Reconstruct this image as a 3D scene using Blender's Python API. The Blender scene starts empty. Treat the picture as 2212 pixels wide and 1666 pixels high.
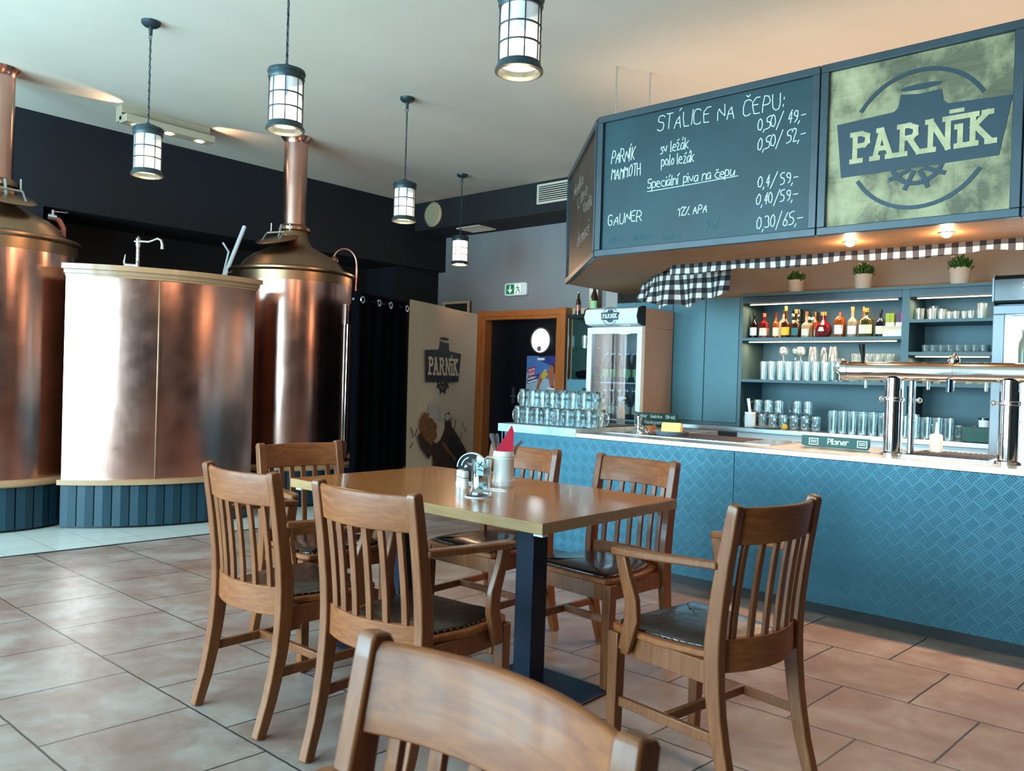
import bpy, bmesh, math, random
from mathutils import Vector, Matrix, Euler
random.seed(7)
S = bpy.context.scene
COL = S.collection
R = math.radians
PI = math.pi

# ---------------------------------------------------------------- camera
cam = bpy.data.cameras.new('camera'); camo = bpy.data.objects.new('camera', cam); COL.objects.link(camo)
cam.sensor_width = 36; cam.lens = 1740/2212*36; cam.clip_start = .05; cam.clip_end = 100
camo.matrix_world = Matrix.Translation((0,0,1.26)) @ Matrix.Rotation(R(41.2),4,'Z') @ Matrix.Rotation(PI/2-R(.46),4,'X') @ Matrix.Rotation(R(1.72),4,'Z')
cam.dof.use_dof = True; cam.dof.focus_distance = 5.0; cam.dof.aperture_fstop = 8
S.camera = camo
# ---------------------------------------------------------------- sky, daylight and exposure
W = bpy.data.worlds.new('world'); S.world = W; W.use_nodes = True
bg = W.node_tree.nodes['Background']; bg.inputs[0].default_value = (.45,.78,1,1); bg.inputs[1].default_value = 2.2
S.view_settings.view_transform = 'Standard'; S.view_settings.look = 'None'
S.view_settings.exposure = 0.28; S.view_settings.gamma = 1; S.view_settings.use_curve_mapping = False
def area(name, loc, rot, sx, sy, power, col, spread=180):
    l = bpy.data.lights.new(name,'AREA'); l.shape='RECTANGLE'; l.size=sx; l.size_y=sy; l.energy=power; l.color=col; l.spread=R(spread)
    o = bpy.data.objects.new(name,l); COL.objects.link(o); o.location=loc; o.rotation_euler=rot; return o
def point(name, loc, power, col, r=.03, parent=None):
    l = bpy.data.lights.new(name,'POINT'); l.energy=power; l.color=col; l.shadow_soft_size=r; l.specular_factor=.35
    o = bpy.data.objects.new(name,l); COL.objects.link(o); o.location=loc; o.parent=parent; return o
def spot(name, loc, power, col, ang=110, blend=.6, r=.03, rot=(0,0,0)):
    l = bpy.data.lights.new(name,'SPOT'); l.energy=power; l.color=col; l.spot_size=R(ang); l.spot_blend=blend; l.shadow_soft_size=r
    o = bpy.data.objects.new(name,l); COL.objects.link(o); o.location=loc; o.rotation_euler=rot; return o
DAY = (.47,.83,1.0); WARM = (1,.60,.33)
WINX = [(-7.9,-6.0),(-5.6,-2.9),(-2.4,-.9)]
for i,(a,b) in enumerate(WINX):
    area('window_daylight', ((a+b)/2,-2.95,1.75), (R(90),0,0), b-a, 2.3, (410,520,240)[i], DAY)
# unseen fill added above the canopy to warm the ceiling; downlights and shelf strips
area('ceiling_warm_fill', (-.9,5.9,3.08), (R(180),0,0), 5.6, 2.2, 33, (1,.70,.48))
for x,y in ((-1.62,4.776),(-1.11,4.751),(-.45,4.76),(.3,4.76)):
    spot('downlight_beam', (x,y,2.085), 70, WARM, 140); point('downlight_glow_light', (x,y,2.065), 3.5, WARM, .02)
for x in (-3.0,-2.0,-1.0,.2): point('back_bar_fill', (x,6.0,2.75), 14, (1,.68,.45), .06)  # unseen warm lights added inside the canopy to brighten the back bar

# ---------------------------------------------------------------- materials
def lin(h):
    h=h.lstrip('#'); return tuple(((int(h[i:i+2],16)/255+.055)/1.055)**2.4 if int(h[i:i+2],16)>10 else int(h[i:i+2],16)/255/12.92 for i in (0,2,4))+(1,)
MATS = {}
class NT:
    def __init__(s, name):
        s.m = bpy.data.materials.new(name); s.m.use_nodes=True; s.t=s.m.node_tree; s.b=s.t.nodes['Principled BSDF']; MATS[name]=s.m
    def n(s, typ, **k):
        x=s.t.nodes.new(typ)
        for a,v in k.items():
            if a.startswith('i_'):
                key=a[2:].replace('_',' ')
                x.inputs[int(key) if key.isdigit() else key].default_value=v
            else: setattr(x,a,v)
        return x
    def l(s,a,b): s.t.links.new(a,b)
    def math(s,op,a,b=None,c=None):
        x=s.t.nodes.new('ShaderNodeMath'); x.operation=op
        for i,v in enumerate((a,b,c)):
            if v is None: continue
            if isinstance(v,(int,float)): x.inputs[i].default_value=v
            else: s.l(v,x.inputs[i])
        return x.outputs[0]
    def coords(s, scale=(1,1,1)):
        tc=s.n('ShaderNodeTexCoord'); mp=s.n('ShaderNodeMapping'); mp.inputs['Scale'].default_value=scale
        s.l(tc.outputs['Object'],mp.inputs[0]); return mp.outputs[0]
    def noise(s, scale, vec=None, detail=4, rough=.55, dist=0):
        x=s.n('ShaderNodeTexNoise'); x.inputs['Scale'].default_value=scale; x.inputs['Detail'].default_value=detail; x.inputs['Roughness'].default_value=rough; x.inputs['Distortion'].default_value=dist
        if vec is not None: s.l(vec,x.inputs['Vector'])
        return x.outputs['Fac']
    def ramp(s, fac, stops):
        x=s.n('ShaderNodeValToRGB'); e=x.color_ramp.elements
        while len(e)<len(stops): e.new(.5)
        for q,(p,c) in zip(e,stops): q.position=p; q.color=c
        s.l(fac,x.inputs[0]); return x.outputs[0]
    def bump(s, h, strength=.2, dist=.01):
        x=s.n('ShaderNodeBump'); x.inputs['Strength'].default_value=strength; x.inputs['Distance'].default_value=dist
        s.l(h,x.inputs['Height']); s.l(x.outputs[0],s.b.inputs['Normal'])
def M(name, col, rough=.5, metal=0, spec=.5, coat=0, emit=None, es=0, var=0, vscale=8, bump=0, bscale=40, trans=0, ior=1.45, alpha=1, stretch=(1,1,1)):
    if isinstance(col,str): col=lin(col)
    t=NT(name); b=t.b
    b.inputs['Base Color'].default_value=col; b.inputs['Roughness'].default_value=rough; b.inputs['Metallic'].default_value=metal
    b.inputs['Specular IOR Level'].default_value=spec; b.inputs['Coat Weight'].default_value=coat; b.inputs['Coat Roughness'].default_value=.12
    b.inputs['Transmission Weight'].default_value=trans; b.inputs['IOR'].default_value=ior; b.inputs['Alpha'].default_value=alpha
    if emit: b.inputs['Emission Color'].default_value=lin(emit) if isinstance(emit,str) else emit; b.inputs['Emission Strength'].default_value=es
    v=t.coords(stretch)
    f=t.noise(vscale,v)
    lo=tuple(c*(1-max(var,.03)) for c in col[:3])+(1,); hi=tuple(min(1,c*(1+max(var,.03))) for c in col[:3])+(1,)
    t.l(t.ramp(f,[(.3,lo),(.7,hi)]), b.inputs['Base Color'])
    if bump: t.bump(t.noise(bscale,v),bump)
    return t.m
def wood(name, c1, c2, stretch=(14,14,1.2), rough=.28, coat=.5, scale=5):
    t=NT(name); v=t.coords(stretch)
    f=t.noise(scale,v,6,.6,.6); g=t.noise(1.3,t.coords(),2)
    mx=t.math('ADD',t.math('MULTIPLY',f,.65),t.math('MULTIPLY',g,.35))
    t.l(t.ramp(mx,[(.35,lin(c1)),(.65,lin(c2))]),t.b.inputs['Base Color'])
    t.b.inputs['Roughness'].default_value=rough; t.b.inputs['Coat Weight'].default_value=coat; t.b.inputs['Coat Roughness'].default_value=.1
    t.b.inputs['Specular IOR Level'].default_value=.34; t.bump(f,.06,.004); return t.m
def thin_glass(name, tint, refl=.12, rough=.03, body=0.0):
    """single walled clear glass: mostly transparent, mirror-like towards the edges"""
    t=NT(name); t.t.nodes.remove(t.b); out=t.t.nodes['Material Output']
    tr=t.n('ShaderNodeBsdfTransparent'); tr.inputs[0].default_value=lin(tint)
    gl=t.n('ShaderNodeBsdfGlossy'); gl.inputs['Roughness'].default_value=rough; gl.inputs[0].default_value=(1,1,1,1)
    lw=t.n('ShaderNodeLayerWeight'); lw.inputs[0].default_value=.35
    f=t.math('ADD',t.math('MULTIPLY',lw.outputs['Facing'],.55),refl)
    mx=t.n('ShaderNodeMixShader'); t.l(f,mx.inputs[0]); t.l(tr.outputs[0],mx.inputs[1]); t.l(gl.outputs[0],mx.inputs[2])
    last=mx
    if body:
        df=t.n('ShaderNodeBsdfDiffuse'); df.inputs[0].default_value=(.8,.85,.85,1)
        m2=t.n('ShaderNodeMixShader'); m2.inputs[0].default_value=body; t.l(mx.outputs[0],m2.inputs[1]); t.l(df.outputs[0],m2.inputs[2]); last=m2
    t.l(last.outputs[0],out.inputs[0]); return t.m
def pane(name, tint):
    t=NT(name); t.t.nodes.remove(t.b); out=t.t.nodes['Material Output']
    tr=t.n('ShaderNodeBsdfTransparent'); tr.inputs[0].default_value=lin(tint); gl=t.n('ShaderNodeBsdfGlossy'); gl.inputs['Roughness'].default_value=.02; gl.inputs[0].default_value=(1,1,1,1)
    fr=t.n('ShaderNodeLayerWeight'); fr.inputs[0].default_value=.5; fc=t.math('ADD',t.math('MULTIPLY',t.math('POWER',fr.outputs['Facing'],4),.7),.03); mx=t.n('ShaderNodeMixShader'); t.l(fc,mx.inputs[0]); t.l(tr.outputs[0],mx.inputs[1]); t.l(gl.outputs[0],mx.inputs[2]); t.l(mx.outputs[0],out.inputs[0])

# floor: skewed running-bond terracotta slabs
def floor_mat():
    t=NT('terracotta_slabs'); tc=t.n('ShaderNodeTexCoord'); sp=t.n('ShaderNodeSeparateXYZ'); t.l(tc.outputs['Object'],sp.inputs[0])
    X,Y=sp.outputs[0],sp.outputs[1]
    x=t.math('ADD',t.math('SUBTRACT',X,t.math('MULTIPLY',Y,.08)),5.262+.255)
    y=t.math('SUBTRACT',t.math('SUBTRACT',Y,t.math('MULTIPLY',X,.0123)),.521)
    cb=t.n('ShaderNodeCombineXYZ'); t.l(x,cb.inputs[0]); t.l(y,cb.inputs[1])
    nz=t.n('ShaderNodeTexNoise'); nz.inputs['Scale'].default_value=9; t.l(cb.outputs[0],nz.inputs['Vector'])
    ad=t.n('ShaderNodeVectorMath',operation='MULTIPLY_ADD'); t.l(nz.outputs['Color'],ad.inputs[0]); ad.inputs[1].default_value=(.008,.008,0); t.l(cb.outputs[0],ad.inputs[2])
    br=t.n('ShaderNodeTexBrick'); t.l(ad.outputs[0],br.inputs['Vector'])
    br.offset=.5; br.offset_frequency=2; br.inputs['Scale'].default_value=1; br.inputs['Brick Width'].default_value=.51; br.inputs['Row Height'].default_value=.502
    br.inputs['Mortar Size'].default_value=.0045; br.inputs['Mortar Smooth'].default_value=.3; br.inputs['Bias'].default_value=0
    br.inputs['Color1'].default_value=lin('#775e54'); br.inputs['Color2'].default_value=lin('#927f76'); br.inputs['Mortar'].default_value=lin('#33302e')
    n1=t.noise(3.6,cb.outputs[0],8,.64,.35); n2=t.noise(14,cb.outputs[0],6,.7)
    blot=t.ramp(n1,[(.34,lin('#745a4e')),(.48,lin('#8c766c')),(.64,lin('#a79d96'))])
    mx=t.n('ShaderNodeMix',data_type='RGBA'); mx.inputs[0].default_value=.55; t.l(br.outputs['Color'],mx.inputs[6]); t.l(blot,mx.inputs[7])
    m2=t.n('ShaderNodeMix',data_type='RGBA'); t.l(br.outputs['Fac'],m2.inputs[0]); t.l(mx.outputs[2],m2.inputs[6]); m2.inputs[7].default_value=lin('#2f2d2c')
    t.l(m2.outputs[2],t.b.inputs['Base Color'])
    t.l(t.math('ADD',t.math('MULTIPLY',n2,.3),.22),t.b.inputs['Roughness'])
    h=t.math('ADD',t.math('MULTIPLY',t.math('SUBTRACT',1,br.outputs['Fac']),1),t.math('MULTIPLY',n1,.9))
    t.bump(h,.35,.006); return t.m
def pale_mat():
    t=NT('pale_ceramic_tiles'); tc=t.n('ShaderNodeTexCoord'); sp=t.n('ShaderNodeSeparateXYZ'); t.l(tc.outputs['Object'],sp.inputs[0])
    x=t.math('SUBTRACT',sp.outputs[0],t.math('MULTIPLY',sp.outputs[1],.09))
    cb=t.n('ShaderNodeCombineXYZ'); t.l(x,cb.inputs[0]); t.l(sp.outputs[1],cb.inputs[1])
    br=t.n('ShaderNodeTexBrick'); t.l(cb.outputs[0],br.inputs['Vector']); br.offset=0
    br.inputs['Scale'].default_value=1; br.inputs['Brick Width'].default_value=.3; br.inputs['Row Height'].default_value=.3; br.inputs['Mortar Size'].default_value=.003
    br.inputs['Color1'].default_value=lin('#b9bcb6'); br.inputs['Color2'].default_value=lin('#c4c6c0'); br.inputs['Mortar'].default_value=lin('#8b8d88')
    t.l(br.outputs['Color'],t.b.inputs['Base Color']); t.b.inputs['Roughness'].default_value=.3; return t.m
floor_mat(); pale_mat()
def tread_mat():
    t=NT('painted_tread_plate'); tc=t.n('ShaderNodeTexCoord'); sp=t.n('ShaderNodeSeparateXYZ'); t.l(tc.outputs['Object'],sp.inputs[0])
    X=t.math('ADD',sp.outputs[0],sp.outputs[1]); Z=sp.outputs[2]; s=.057
    u=t.math('MULTIPLY',t.math('ADD',X,Z),.7071/s); v=t.math('MULTIPLY',t.math('SUBTRACT',X,Z),.7071/s)
    par=t.math('MODULO',t.math('ADD',t.math('ADD',t.math('FLOOR',u),t.math('FLOOR',v)),2000),2)
    def stripes(a,b):
        w=t.math('SINE',t.math('MULTIPLY',a,2*PI*5))
        w=t.math('SMOOTH_MAX' if False else 'MAXIMUM',w,0)
        fr=t.math('FRACT',b); edge=t.math('MULTIPLY',t.math('GREATER_THAN',fr,.14),t.math('LESS_THAN',fr,.86))
        return t.math('MULTIPLY',w,edge)
    h=t.math('ADD',t.math('MULTIPLY',par,stripes(u,v)),t.math('MULTIPLY',t.math('SUBTRACT',1,par),stripes(v,u)))
    t.b.inputs['Base Color'].default_value=lin('#2c6a80'); t.b.inputs['Roughness'].default_value=.38; t.b.inputs['Metallic'].default_value=.25
    n=t.noise(2.5,t.coords()); t.l(t.ramp(n,[(.3,lin('#2b6072')),(.7,lin('#346c7e'))]),t.b.inputs['Base Color'])
    t.bump(h,.5,.0032); return t.m
tread_mat()
def copper(name,c,rough,wave=.25):
    t=NT(name); v=t.coords((1,1,.07)); n=t.noise(4.5,v,4,.5,.3); n2=t.noise(5,t.coords(),5,.6)
    t.b.inputs['Metallic'].default_value=1
    c=lin(c); t.l(t.ramp(n2,[(.35,tuple(q*.88 for q in c[:3])+(1,)),(.65,c)]),t.b.inputs['Base Color'])
    t.l(t.math('ADD',t.math('MULTIPLY',n2,.16),rough-.06),t.b.inputs['Roughness'])
    t.bump(n,wave,.02); return t.m
copper('polished_copper','#e6b2a2',.2,.12)
copper('aged_copper','#a58468',.32,.1)
M('steel','#c9ccce',.22,1,var=.06,vscale=30); M('brushed_steel','#bfc3c4',.33,1,var=.08,vscale=60,stretch=(1,20,20)); M('chrome','#e4e6e8',.08,1)
M('ceiling_paint','#d8cdbd',.85,var=.02,vscale=1.5,bump=.03,bscale=60)
M('black_wall_paint','#10151d',.7,var=.08,vscale=1.5,bump=.05)
M('soffit_paint','#1d1f21',.8,var=.06); M('grey_wall_paint','#85878a',.85,var=.03,vscale=2,bump=.04); M('pink_grey_paint','#a0948e',.85)
M('brown_wall_paint','#978a7e',.85,var=.03); M('white_trim','#b3a78e',.7)
M('window_paint','#3b3f42',.4)
M('teal_boards','#102f3a',.45,var=.15,vscale=6,stretch=(1,1,.3),bump=.1)
M('ring_wood','#a27a58',.4,coat=.3,var=.1,vscale=5)
wood('chair_wood','#68361b','#874f2a',(14,14,1.2),.4,.15); wood('rail_wood','#743a1b','#965628',(1.5,10,14),.52,.06)
wood('table_wood','#8f5429','#ad6d3b',(1.2,14,14),.24,.4,5); wood('table_edge_wood','#957048','#ac8459',(1.2,12,12),.3,.3)
wood('door_wood','#a05a2c','#b86c38',(8,8,1),.35,.3); wood('canopy_wood','#8f6844','#a87c54',(1,8,8),.6,0)
M('leather','#1e1210',.28,var=.35,vscale=9,bump=.25,bscale=30,coat=.25); M('brass_nail','#8a7660',.35,1)
M('table_column','#0c1a2e',.45,spec=.3,var=.05); M('lantern_iron','#3a484c',.45,.6,var=.2,vscale=30)
M('copper_trim','#9a6a4c',.3,.9)
t=NT('lamp_glass'); t.b.inputs['Base Color'].default_value=(.8,.86,.88,1); t.b.inputs['Roughness'].default_value=.35; t.b.inputs['Emission Color'].default_value=(.86,.95,1,1); t.b.inputs['Emission Strength'].default_value=.25; t.b.inputs['Alpha'].default_value=.72
t=NT('lamp_glass_bright'); t.b.inputs['Base Color'].default_value=(.9,.85,.8,1); t.b.inputs['Emission Color'].default_value=(1,.62,.42,1); t.b.inputs['Emission Strength'].default_value=4.5
M('bulb','#fff0e0',emit=(1,.62,.4,1),es=14); M('downlight_glow','#fff0e0',emit=(1,.7,.42,1),es=40); M('strip_glow','#fff0e0',emit=(1,.75,.5,1),es=3); M('cool_glow','#f4fbff',emit=(.85,.97,1,1),es=6)
M('curtain_cloth','#06080e',.95,spec=.05,var=.1,vscale=3); M('banner_cloth','#cdb69c',.8,var=.04,vscale=4,bump=.05)
M('print_black','#121419',.7); M('print_brown','#3a1d10',.7,var=.55,vscale=14); M('print_amber','#7a4a20',.7,var=.4,vscale=16); M('print_foam','#b8aaa0',.8,var=.15,vscale=14)
M('board_frame','#3b474d',.35,.35,var=.1); M('chalkboard','#14373f',.5,var=.22,vscale=2.2); M('rear_paint','#b8a997',.85)
M('side_chalkboard','#3a3029',.42,var=.3,vscale=2)
M('chalk','#cfe0dc',.9); M('chalk_soft','#8d8478',.9); M('chalk_dim','#33555b',.9); M('sign_dark','#1f3540',.5)
t=NT('stained_pine'); v=t.coords((1,6,9)); n=t.noise(4,v,6,.6,1.2); b2=t.noise(4.2,t.coords((1.0,1,.8)),6,.6,.25)
mx=t.n('ShaderNodeMix',data_type='RGBA'); t.l(t.ramp(b2,[(.44,lin('#34321f')),(.55,lin('#8f8762')),(.7,lin('#b0a67c'))]),mx.inputs[6]); t.l(t.ramp(n,[(.3,lin('#8f875f')),(.7,lin('#c4ba8e'))]),mx.inputs[7]); mx.inputs[0].default_value=.2; t.l(mx.outputs[2],t.b.inputs['Base Color']); t.b.inputs['Roughness'].default_value=.6
M('sign_letter','#b3aa80',.6,var=.3,vscale=9)
M('teal_cabinet','#4a7580',.5,var=.04,vscale=3); M('shelf_paint','#46666e',.5,var=.06,vscale=4)
M('white_plastic','#e9eef0',.35); M('white_enamel','#e2edf0',.25,coat=.3); M('grey_metal','#7f8b95',.4,.3); M('black_plastic','#0d1014',.35); M('fridge_side','#9a8678',.5,var=.03); M('fridge_inside','#8c9498',.5)
M('dark_header','#141a1c',.2,coat=.5); M('navy_door','#070b14',.4,var=.1,vscale=2)
M('marble','#a9c0c8',.3,var=.25,vscale=9); M('green_rubber','#0e4a44',.5,var=.1); M('yellow_sponge','#e8cd7e',.9,bump=.4,bscale=160)
M('plant_green','#3f6b2c',.7,var=.4,vscale=30); M('pot_white','#cdbfb2',.6); M('soil','#2a1c12',.9)
M('white_ceramic','#d8cfc6',.2,coat=.6,var=.02); M('red_napkin','#b80f2e',.8,var=.05); M('paper','#e4e4e0',.8); M('dark_label','#1c2024',.6)
M('grille_white','#cfc4b2',.6); M('vent_dark','#191410',.8); M('speaker_cream','#a99d80',.75,bump=.3,bscale=200)
M('exit_green','#0c7a43',.5,emit='#0c7a43',es=.25); M('exit_white','#e9efe9',.5,emit='#e9efe9',es=.35)
M('frame_gilt','#c2ae8c',.45); M('mirror_green','#2f4a44',.15)
thin_glass('clear_glass','#f2fbfb',.10,.03); thin_glass('bar_glass','#eef9fa',.16,.05,.05); pane('pane_glass','#e8f2f2')
pane('smoky_pane','#d0dadd')
M('cast_glass','#f2feff',.03,trans=.975,ior=1.45,spec=.8)
for n_,c_ in dict(amber='#8a4818',red='#74121a',dark_blue='#0e1c33',brown='#3b1e10',olive='#47461a',black='#0f1013',pink='#c46a5a',pale='#a89880',green='#1c3a2a').items():
    M('liquor_'+n_,c_,.12,coat=.5,spec=.6,trans=.25)
M('label_cream','#ddd6c0',.7); M('label_green','#a9c98a',.7); M('label_teal','#2f6f78',.7); M('label_white','#ece9e2',.7); M('gold_cap','#b08a4a',.35,.8)
M('poster_blue','#4a74b4',.6); M('poster_sky','#9fb9c8',.6); M('poster_dark','#26357e',.6); M('skin_print','#a8604a',.6); M('hair_print','#55291c',.6); M('beer_print','#cfae3a',.6); M('shirt_print','#d8e0e2',.6); M('magenta_print','#a81f4c',.6)
M('dark_mat','#3a3336',.6); M('cork_block','#9a5f38',.7); M('tile_lemon','#e8b93a',.6); M('kick_dark','#2b2e30',.5)
for c_,h_ in dict(lime='#9aa82c',violet='#4a3f66',magenta='#b04a78',cream='#cfc2ac').items(): M('box_'+c_,h_,.6)
def gingham(name):
    t=NT(name); tc=t.n('ShaderNodeTexCoord'); sp=t.n('ShaderNodeSeparateXYZ'); t.l(tc.outputs['UV'],sp.inputs[0])
    a=t.math('GREATER_THAN',t.math('FRACT',t.math('MULTIPLY',sp.outputs[0],1/.075)),.5); b=t.math('GREATER_THAN',t.math('FRACT',t.math('MULTIPLY',sp.outputs[1],1/.075)),.5)
    f=t.math('MULTIPLY',t.math('ADD',a,b),.5)
    t.l(t.ramp(f,[(0,lin('#120f12')),(.45,lin('#5a5250')),(.55,lin('#5a5250')),(1,lin('#dcd2c4'))]),t.b.inputs['Base Color'])
    t.m.node_tree.nodes['Color Ramp'].color_ramp.interpolation='LINEAR'; t.b.inputs['Roughness'].default_value=.9
gingham('gingham')

# ---------------------------------------------------------------- geometry helpers
class MB:
    def __init__(s): s.bm=bmesh.new(); s.uv=None
    def face(s,vs,m=0):
        try: f=s.bm.faces.new(vs)
        except ValueError: return None
        f.material_index=m; return f
    def box(s,x0,x1,y0,y1,z0,z1,m=0):
        s.kb=getattr(s,'kb',-1)+1; e=.00016*(s.kb%7)   # never two coincident faces in one mesh
        x0-=e; x1+=e; y0-=e; y1+=e; z0-=e if z0>.01 else 0; z1+=e
        v=[s.bm.verts.new((x,y,z)) for x in (x0,x1) for y in (y0,y1) for z in (z0,z1)]
        for q in ((0,1,3,2),(4,6,7,5),(0,4,5,1),(2,3,7,6),(0,2,6,4),(1,5,7,3)): s.face([v[i] for i in q],m)
        return s
    def prism(s,pts,fn,a,b,m=0):
        """pts 2-D outline; fn(u,v,w)->xyz; extruded from w=a to w=b"""
        A=[s.bm.verts.new(fn(u,v,a)) for u,v in pts]; B=[s.bm.verts.new(fn(u,v,b)) for u,v in pts]
        s.face(A,m); s.face(B[::-1],m)
        for i in range(len(pts)):
            j=(i+1)%len(pts); s.face([A[i],B[i],B[j],A[j]],m)
        return s
    def lathe(s,prof,c=(0,0,0),n=24,m=0,a0=0,a1=2*PI,mod=None,cap=True):
        full=abs(a1-a0-2*PI)<1e-6; k=n if full else n+1; rings=[]
        for i,(r,z) in enumerate(prof):
            if r<1e-6: rings.append([s.bm.verts.new((c[0],c[1],c[2]+z))])
            else:
                row=[]
                for j in range(k):
                    a=a0+(a1-a0)*j/n; rr=r*(mod(a,z) if mod else 1)
                    row.append(s.bm.verts.new((c[0]+rr*math.cos(a),c[1]+rr*math.sin(a),c[2]+z)))
                rings.append(row)
        for A,B in zip(rings,rings[1:]):
            rng=range(n)
            for j in rng:
                j2=(j+1)%k
                if len(A)==1 and len(B)==1: continue
                if len(A)==1: s.face([A[0],B[j2],B[j]][::-1],m)
                elif len(B)==1: s.face([A[j],A[j2],B[0]],m)
                else: s.face([A[j],A[j2],B[j2],B[j]],m)
        return s
    def tube(s,pts,r,n=8,m=0,closed=False):
        pts=[Vector(p) for p in pts]; N=len(pts); rows=[]; up=None
        for i,p in enumerate(pts):
            if closed: t=pts[(i+1)%N]-pts[i-1]
            else: t=pts[min(i+1,N-1)]-pts[max(i-1,0)]
            t.normalize()
            if up is None: up=Vector((0,0,1)) if abs(t.z)<.9 else Vector((1,0,0))
            a=t.cross(up); 
            if a.length<1e-5: a=t.cross(Vector((0,1,0)))
            a.normalize(); b=a.cross(t).normalized(); up=b
            rr=r[i] if isinstance(r,(list,tuple)) else r
            rows.append([s.bm.verts.new(p+a*rr*math.cos(2*PI*k/n)+b*rr*math.sin(2*PI*k/n)) for k in range(n)])
        for i in range(N if closed else N-1):
            A,B=rows[i],rows[(i+1)%N]
            for k in range(n): s.face([A[k],A[(k+1)%n],B[(k+1)%n],B[k]],m)
        if not closed: s.face(rows[0][::-1],m); s.face(rows[-1],m)
        return s
    def bar(s,pts,sizes,wdir=(1,0,0),m=0):
        """rectangular section swept along pts; sizes = (w along wdir, h across) per point"""
        pts=[Vector(p) for p in pts]; N=len(pts); rows=[]; w0=Vector(wdir).normalized()
        for i,p in enumerate(pts):
            t=(pts[min(i+1,N-1)]-pts[max(i-1,0)]).normalized(); w=(w0-t*w0.dot(t)).normalized(); h=t.cross(w)
            a,b=sizes[i] if isinstance(sizes,list) else sizes
            rows.append([s.bm.verts.new(p+w*x*a/2+h*y*b/2) for x,y in ((-1,-1),(1,-1),(1,1),(-1,1))])
        for A,B in zip(rows,rows[1:]):
            for k in range(4): s.face([A[k],A[(k+1)%4],B[(k+1)%4],B[k]],m)
        s.face(rows[0][::-1],m); s.face(rows[-1],m); return s
    def sphere(s,c,r,n=12,m=0,sz=1):
        k=n//2; return s.lathe([(r*math.sin(PI*i/k) if 0<i<k else 0,-r*sz*math.cos(PI*i/k)) for i in range(k+1)],c,n,m)
    def grid(s,fn,nu,nv,m=0,uv=None):
        V=[[s.bm.verts.new(fn(i/nu,j/nv)) for j in range(nv+1)] for i in range(nu+1)]
        L=s.bm.loops.layers.uv.verify() if uv else None
        for i in range(nu):
            for j in range(nv):
                f=s.face([V[i][j],V[i+1][j],V[i+1][j+1],V[i][j+1]],m)
                if f and uv:
                    for lp,(a,b) in zip(f.loops,((i,j),(i+1,j),(i+1,j+1),(i,j+1))): lp[L].uv=uv(a/nu,b/nv)
        return s
    def strokes(s,lines,fn,w,t,m=0,square=True):
        """thick pen strokes: lines of 2-D points, fn(u,v,d)->xyz"""
        for ln in lines:
            for (x0,y0),(x1,y1) in zip(ln,ln[1:]):
                dx,dy=x1-x0,y1-y0; L=math.hypot(dx,dy)
                if L<1e-6: dx,dy,L=1e-4,0,1e-4
                ux,uy=dx/L*w/2,dy/L*w/2; px,py=-uy,ux
                e=.9 if square else .5
                q=[(x0-ux*e+px,y0-uy*e+py),(x0-ux*e-px,y0-uy*e-py),(x1+ux*e-px,y1+uy*e-py),(x1+ux*e+px,y1+uy*e+py)]
                s.k=getattr(s,'k',0)+1; s.prism(q,fn,0,t*(1+.011*(s.k%23)),m)
        return s
    def obj(s,name,mats,parent=None,loc=(0,0,0),rotz=0,smooth=True,bevel=0,fix=True):
        if fix: bmesh.ops.recalc_face_normals(s.bm,faces=s.bm.faces)
        me=bpy.data.meshes.new(name); s.bm.to_mesh(me); s.bm.free()
        for q in (mats if isinstance(mats,(list,tuple)) else [mats]): me.materials.append(MATS[q])
        if smooth: me.shade_smooth(); me.set_sharp_from_angle(angle=R(38))
        o=bpy.data.objects.new(name,me); COL.objects.link(o); o.location=loc; o.rotation_euler=(0,0,rotz)
        if parent: o.parent=parent
        if bevel:
            b=o.modifiers.new('bevel','BEVEL'); b.width=bevel; b.segments=2; b.limit_method='ANGLE'; b.angle_limit=R(40)
        return o
def tag(o,label=None,cat=None,group=None,kind=None):
    if label: o['label']=label
    if cat: o['category']=cat
    if group: o['group']=group
    if kind: o['kind']=kind
    return o
def thing(name,label,cat,loc=(0,0,0),rotz=0,group=None):
    o=bpy.data.objects.new(name,None); COL.objects.link(o); o.location=loc; o.rotation_euler=(0,0,rotz); o.empty_display_size=.1
    return tag(o,label,cat,group)
def struct(o): o['kind']='structure'; return o
def kids(o): return [c for c in bpy.data.objects if c.parent==o]
def copy_tree(o,parent=None,table=None):
    if table is None:
        table={}
        for c in bpy.data.objects:
            if c.parent: table.setdefault(c.parent.name,[]).append(c)
    c=o.copy(); COL.objects.link(c); c.parent=parent
    for k in table.get(o.name,[]): copy_tree(k,c,table)
    return c
def dup(o,loc,rotz=0,label=None,group=None):
    c=copy_tree(o); c.location=loc; c.rotation_euler=(0,0,rotz)
    if label: c['label']=label
    if group: c['group']=group
    return c
XZ=lambda y,s=-1:(lambda u,v,w:(u,y+s*w,v))     # upright drawing plane facing -Y

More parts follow.
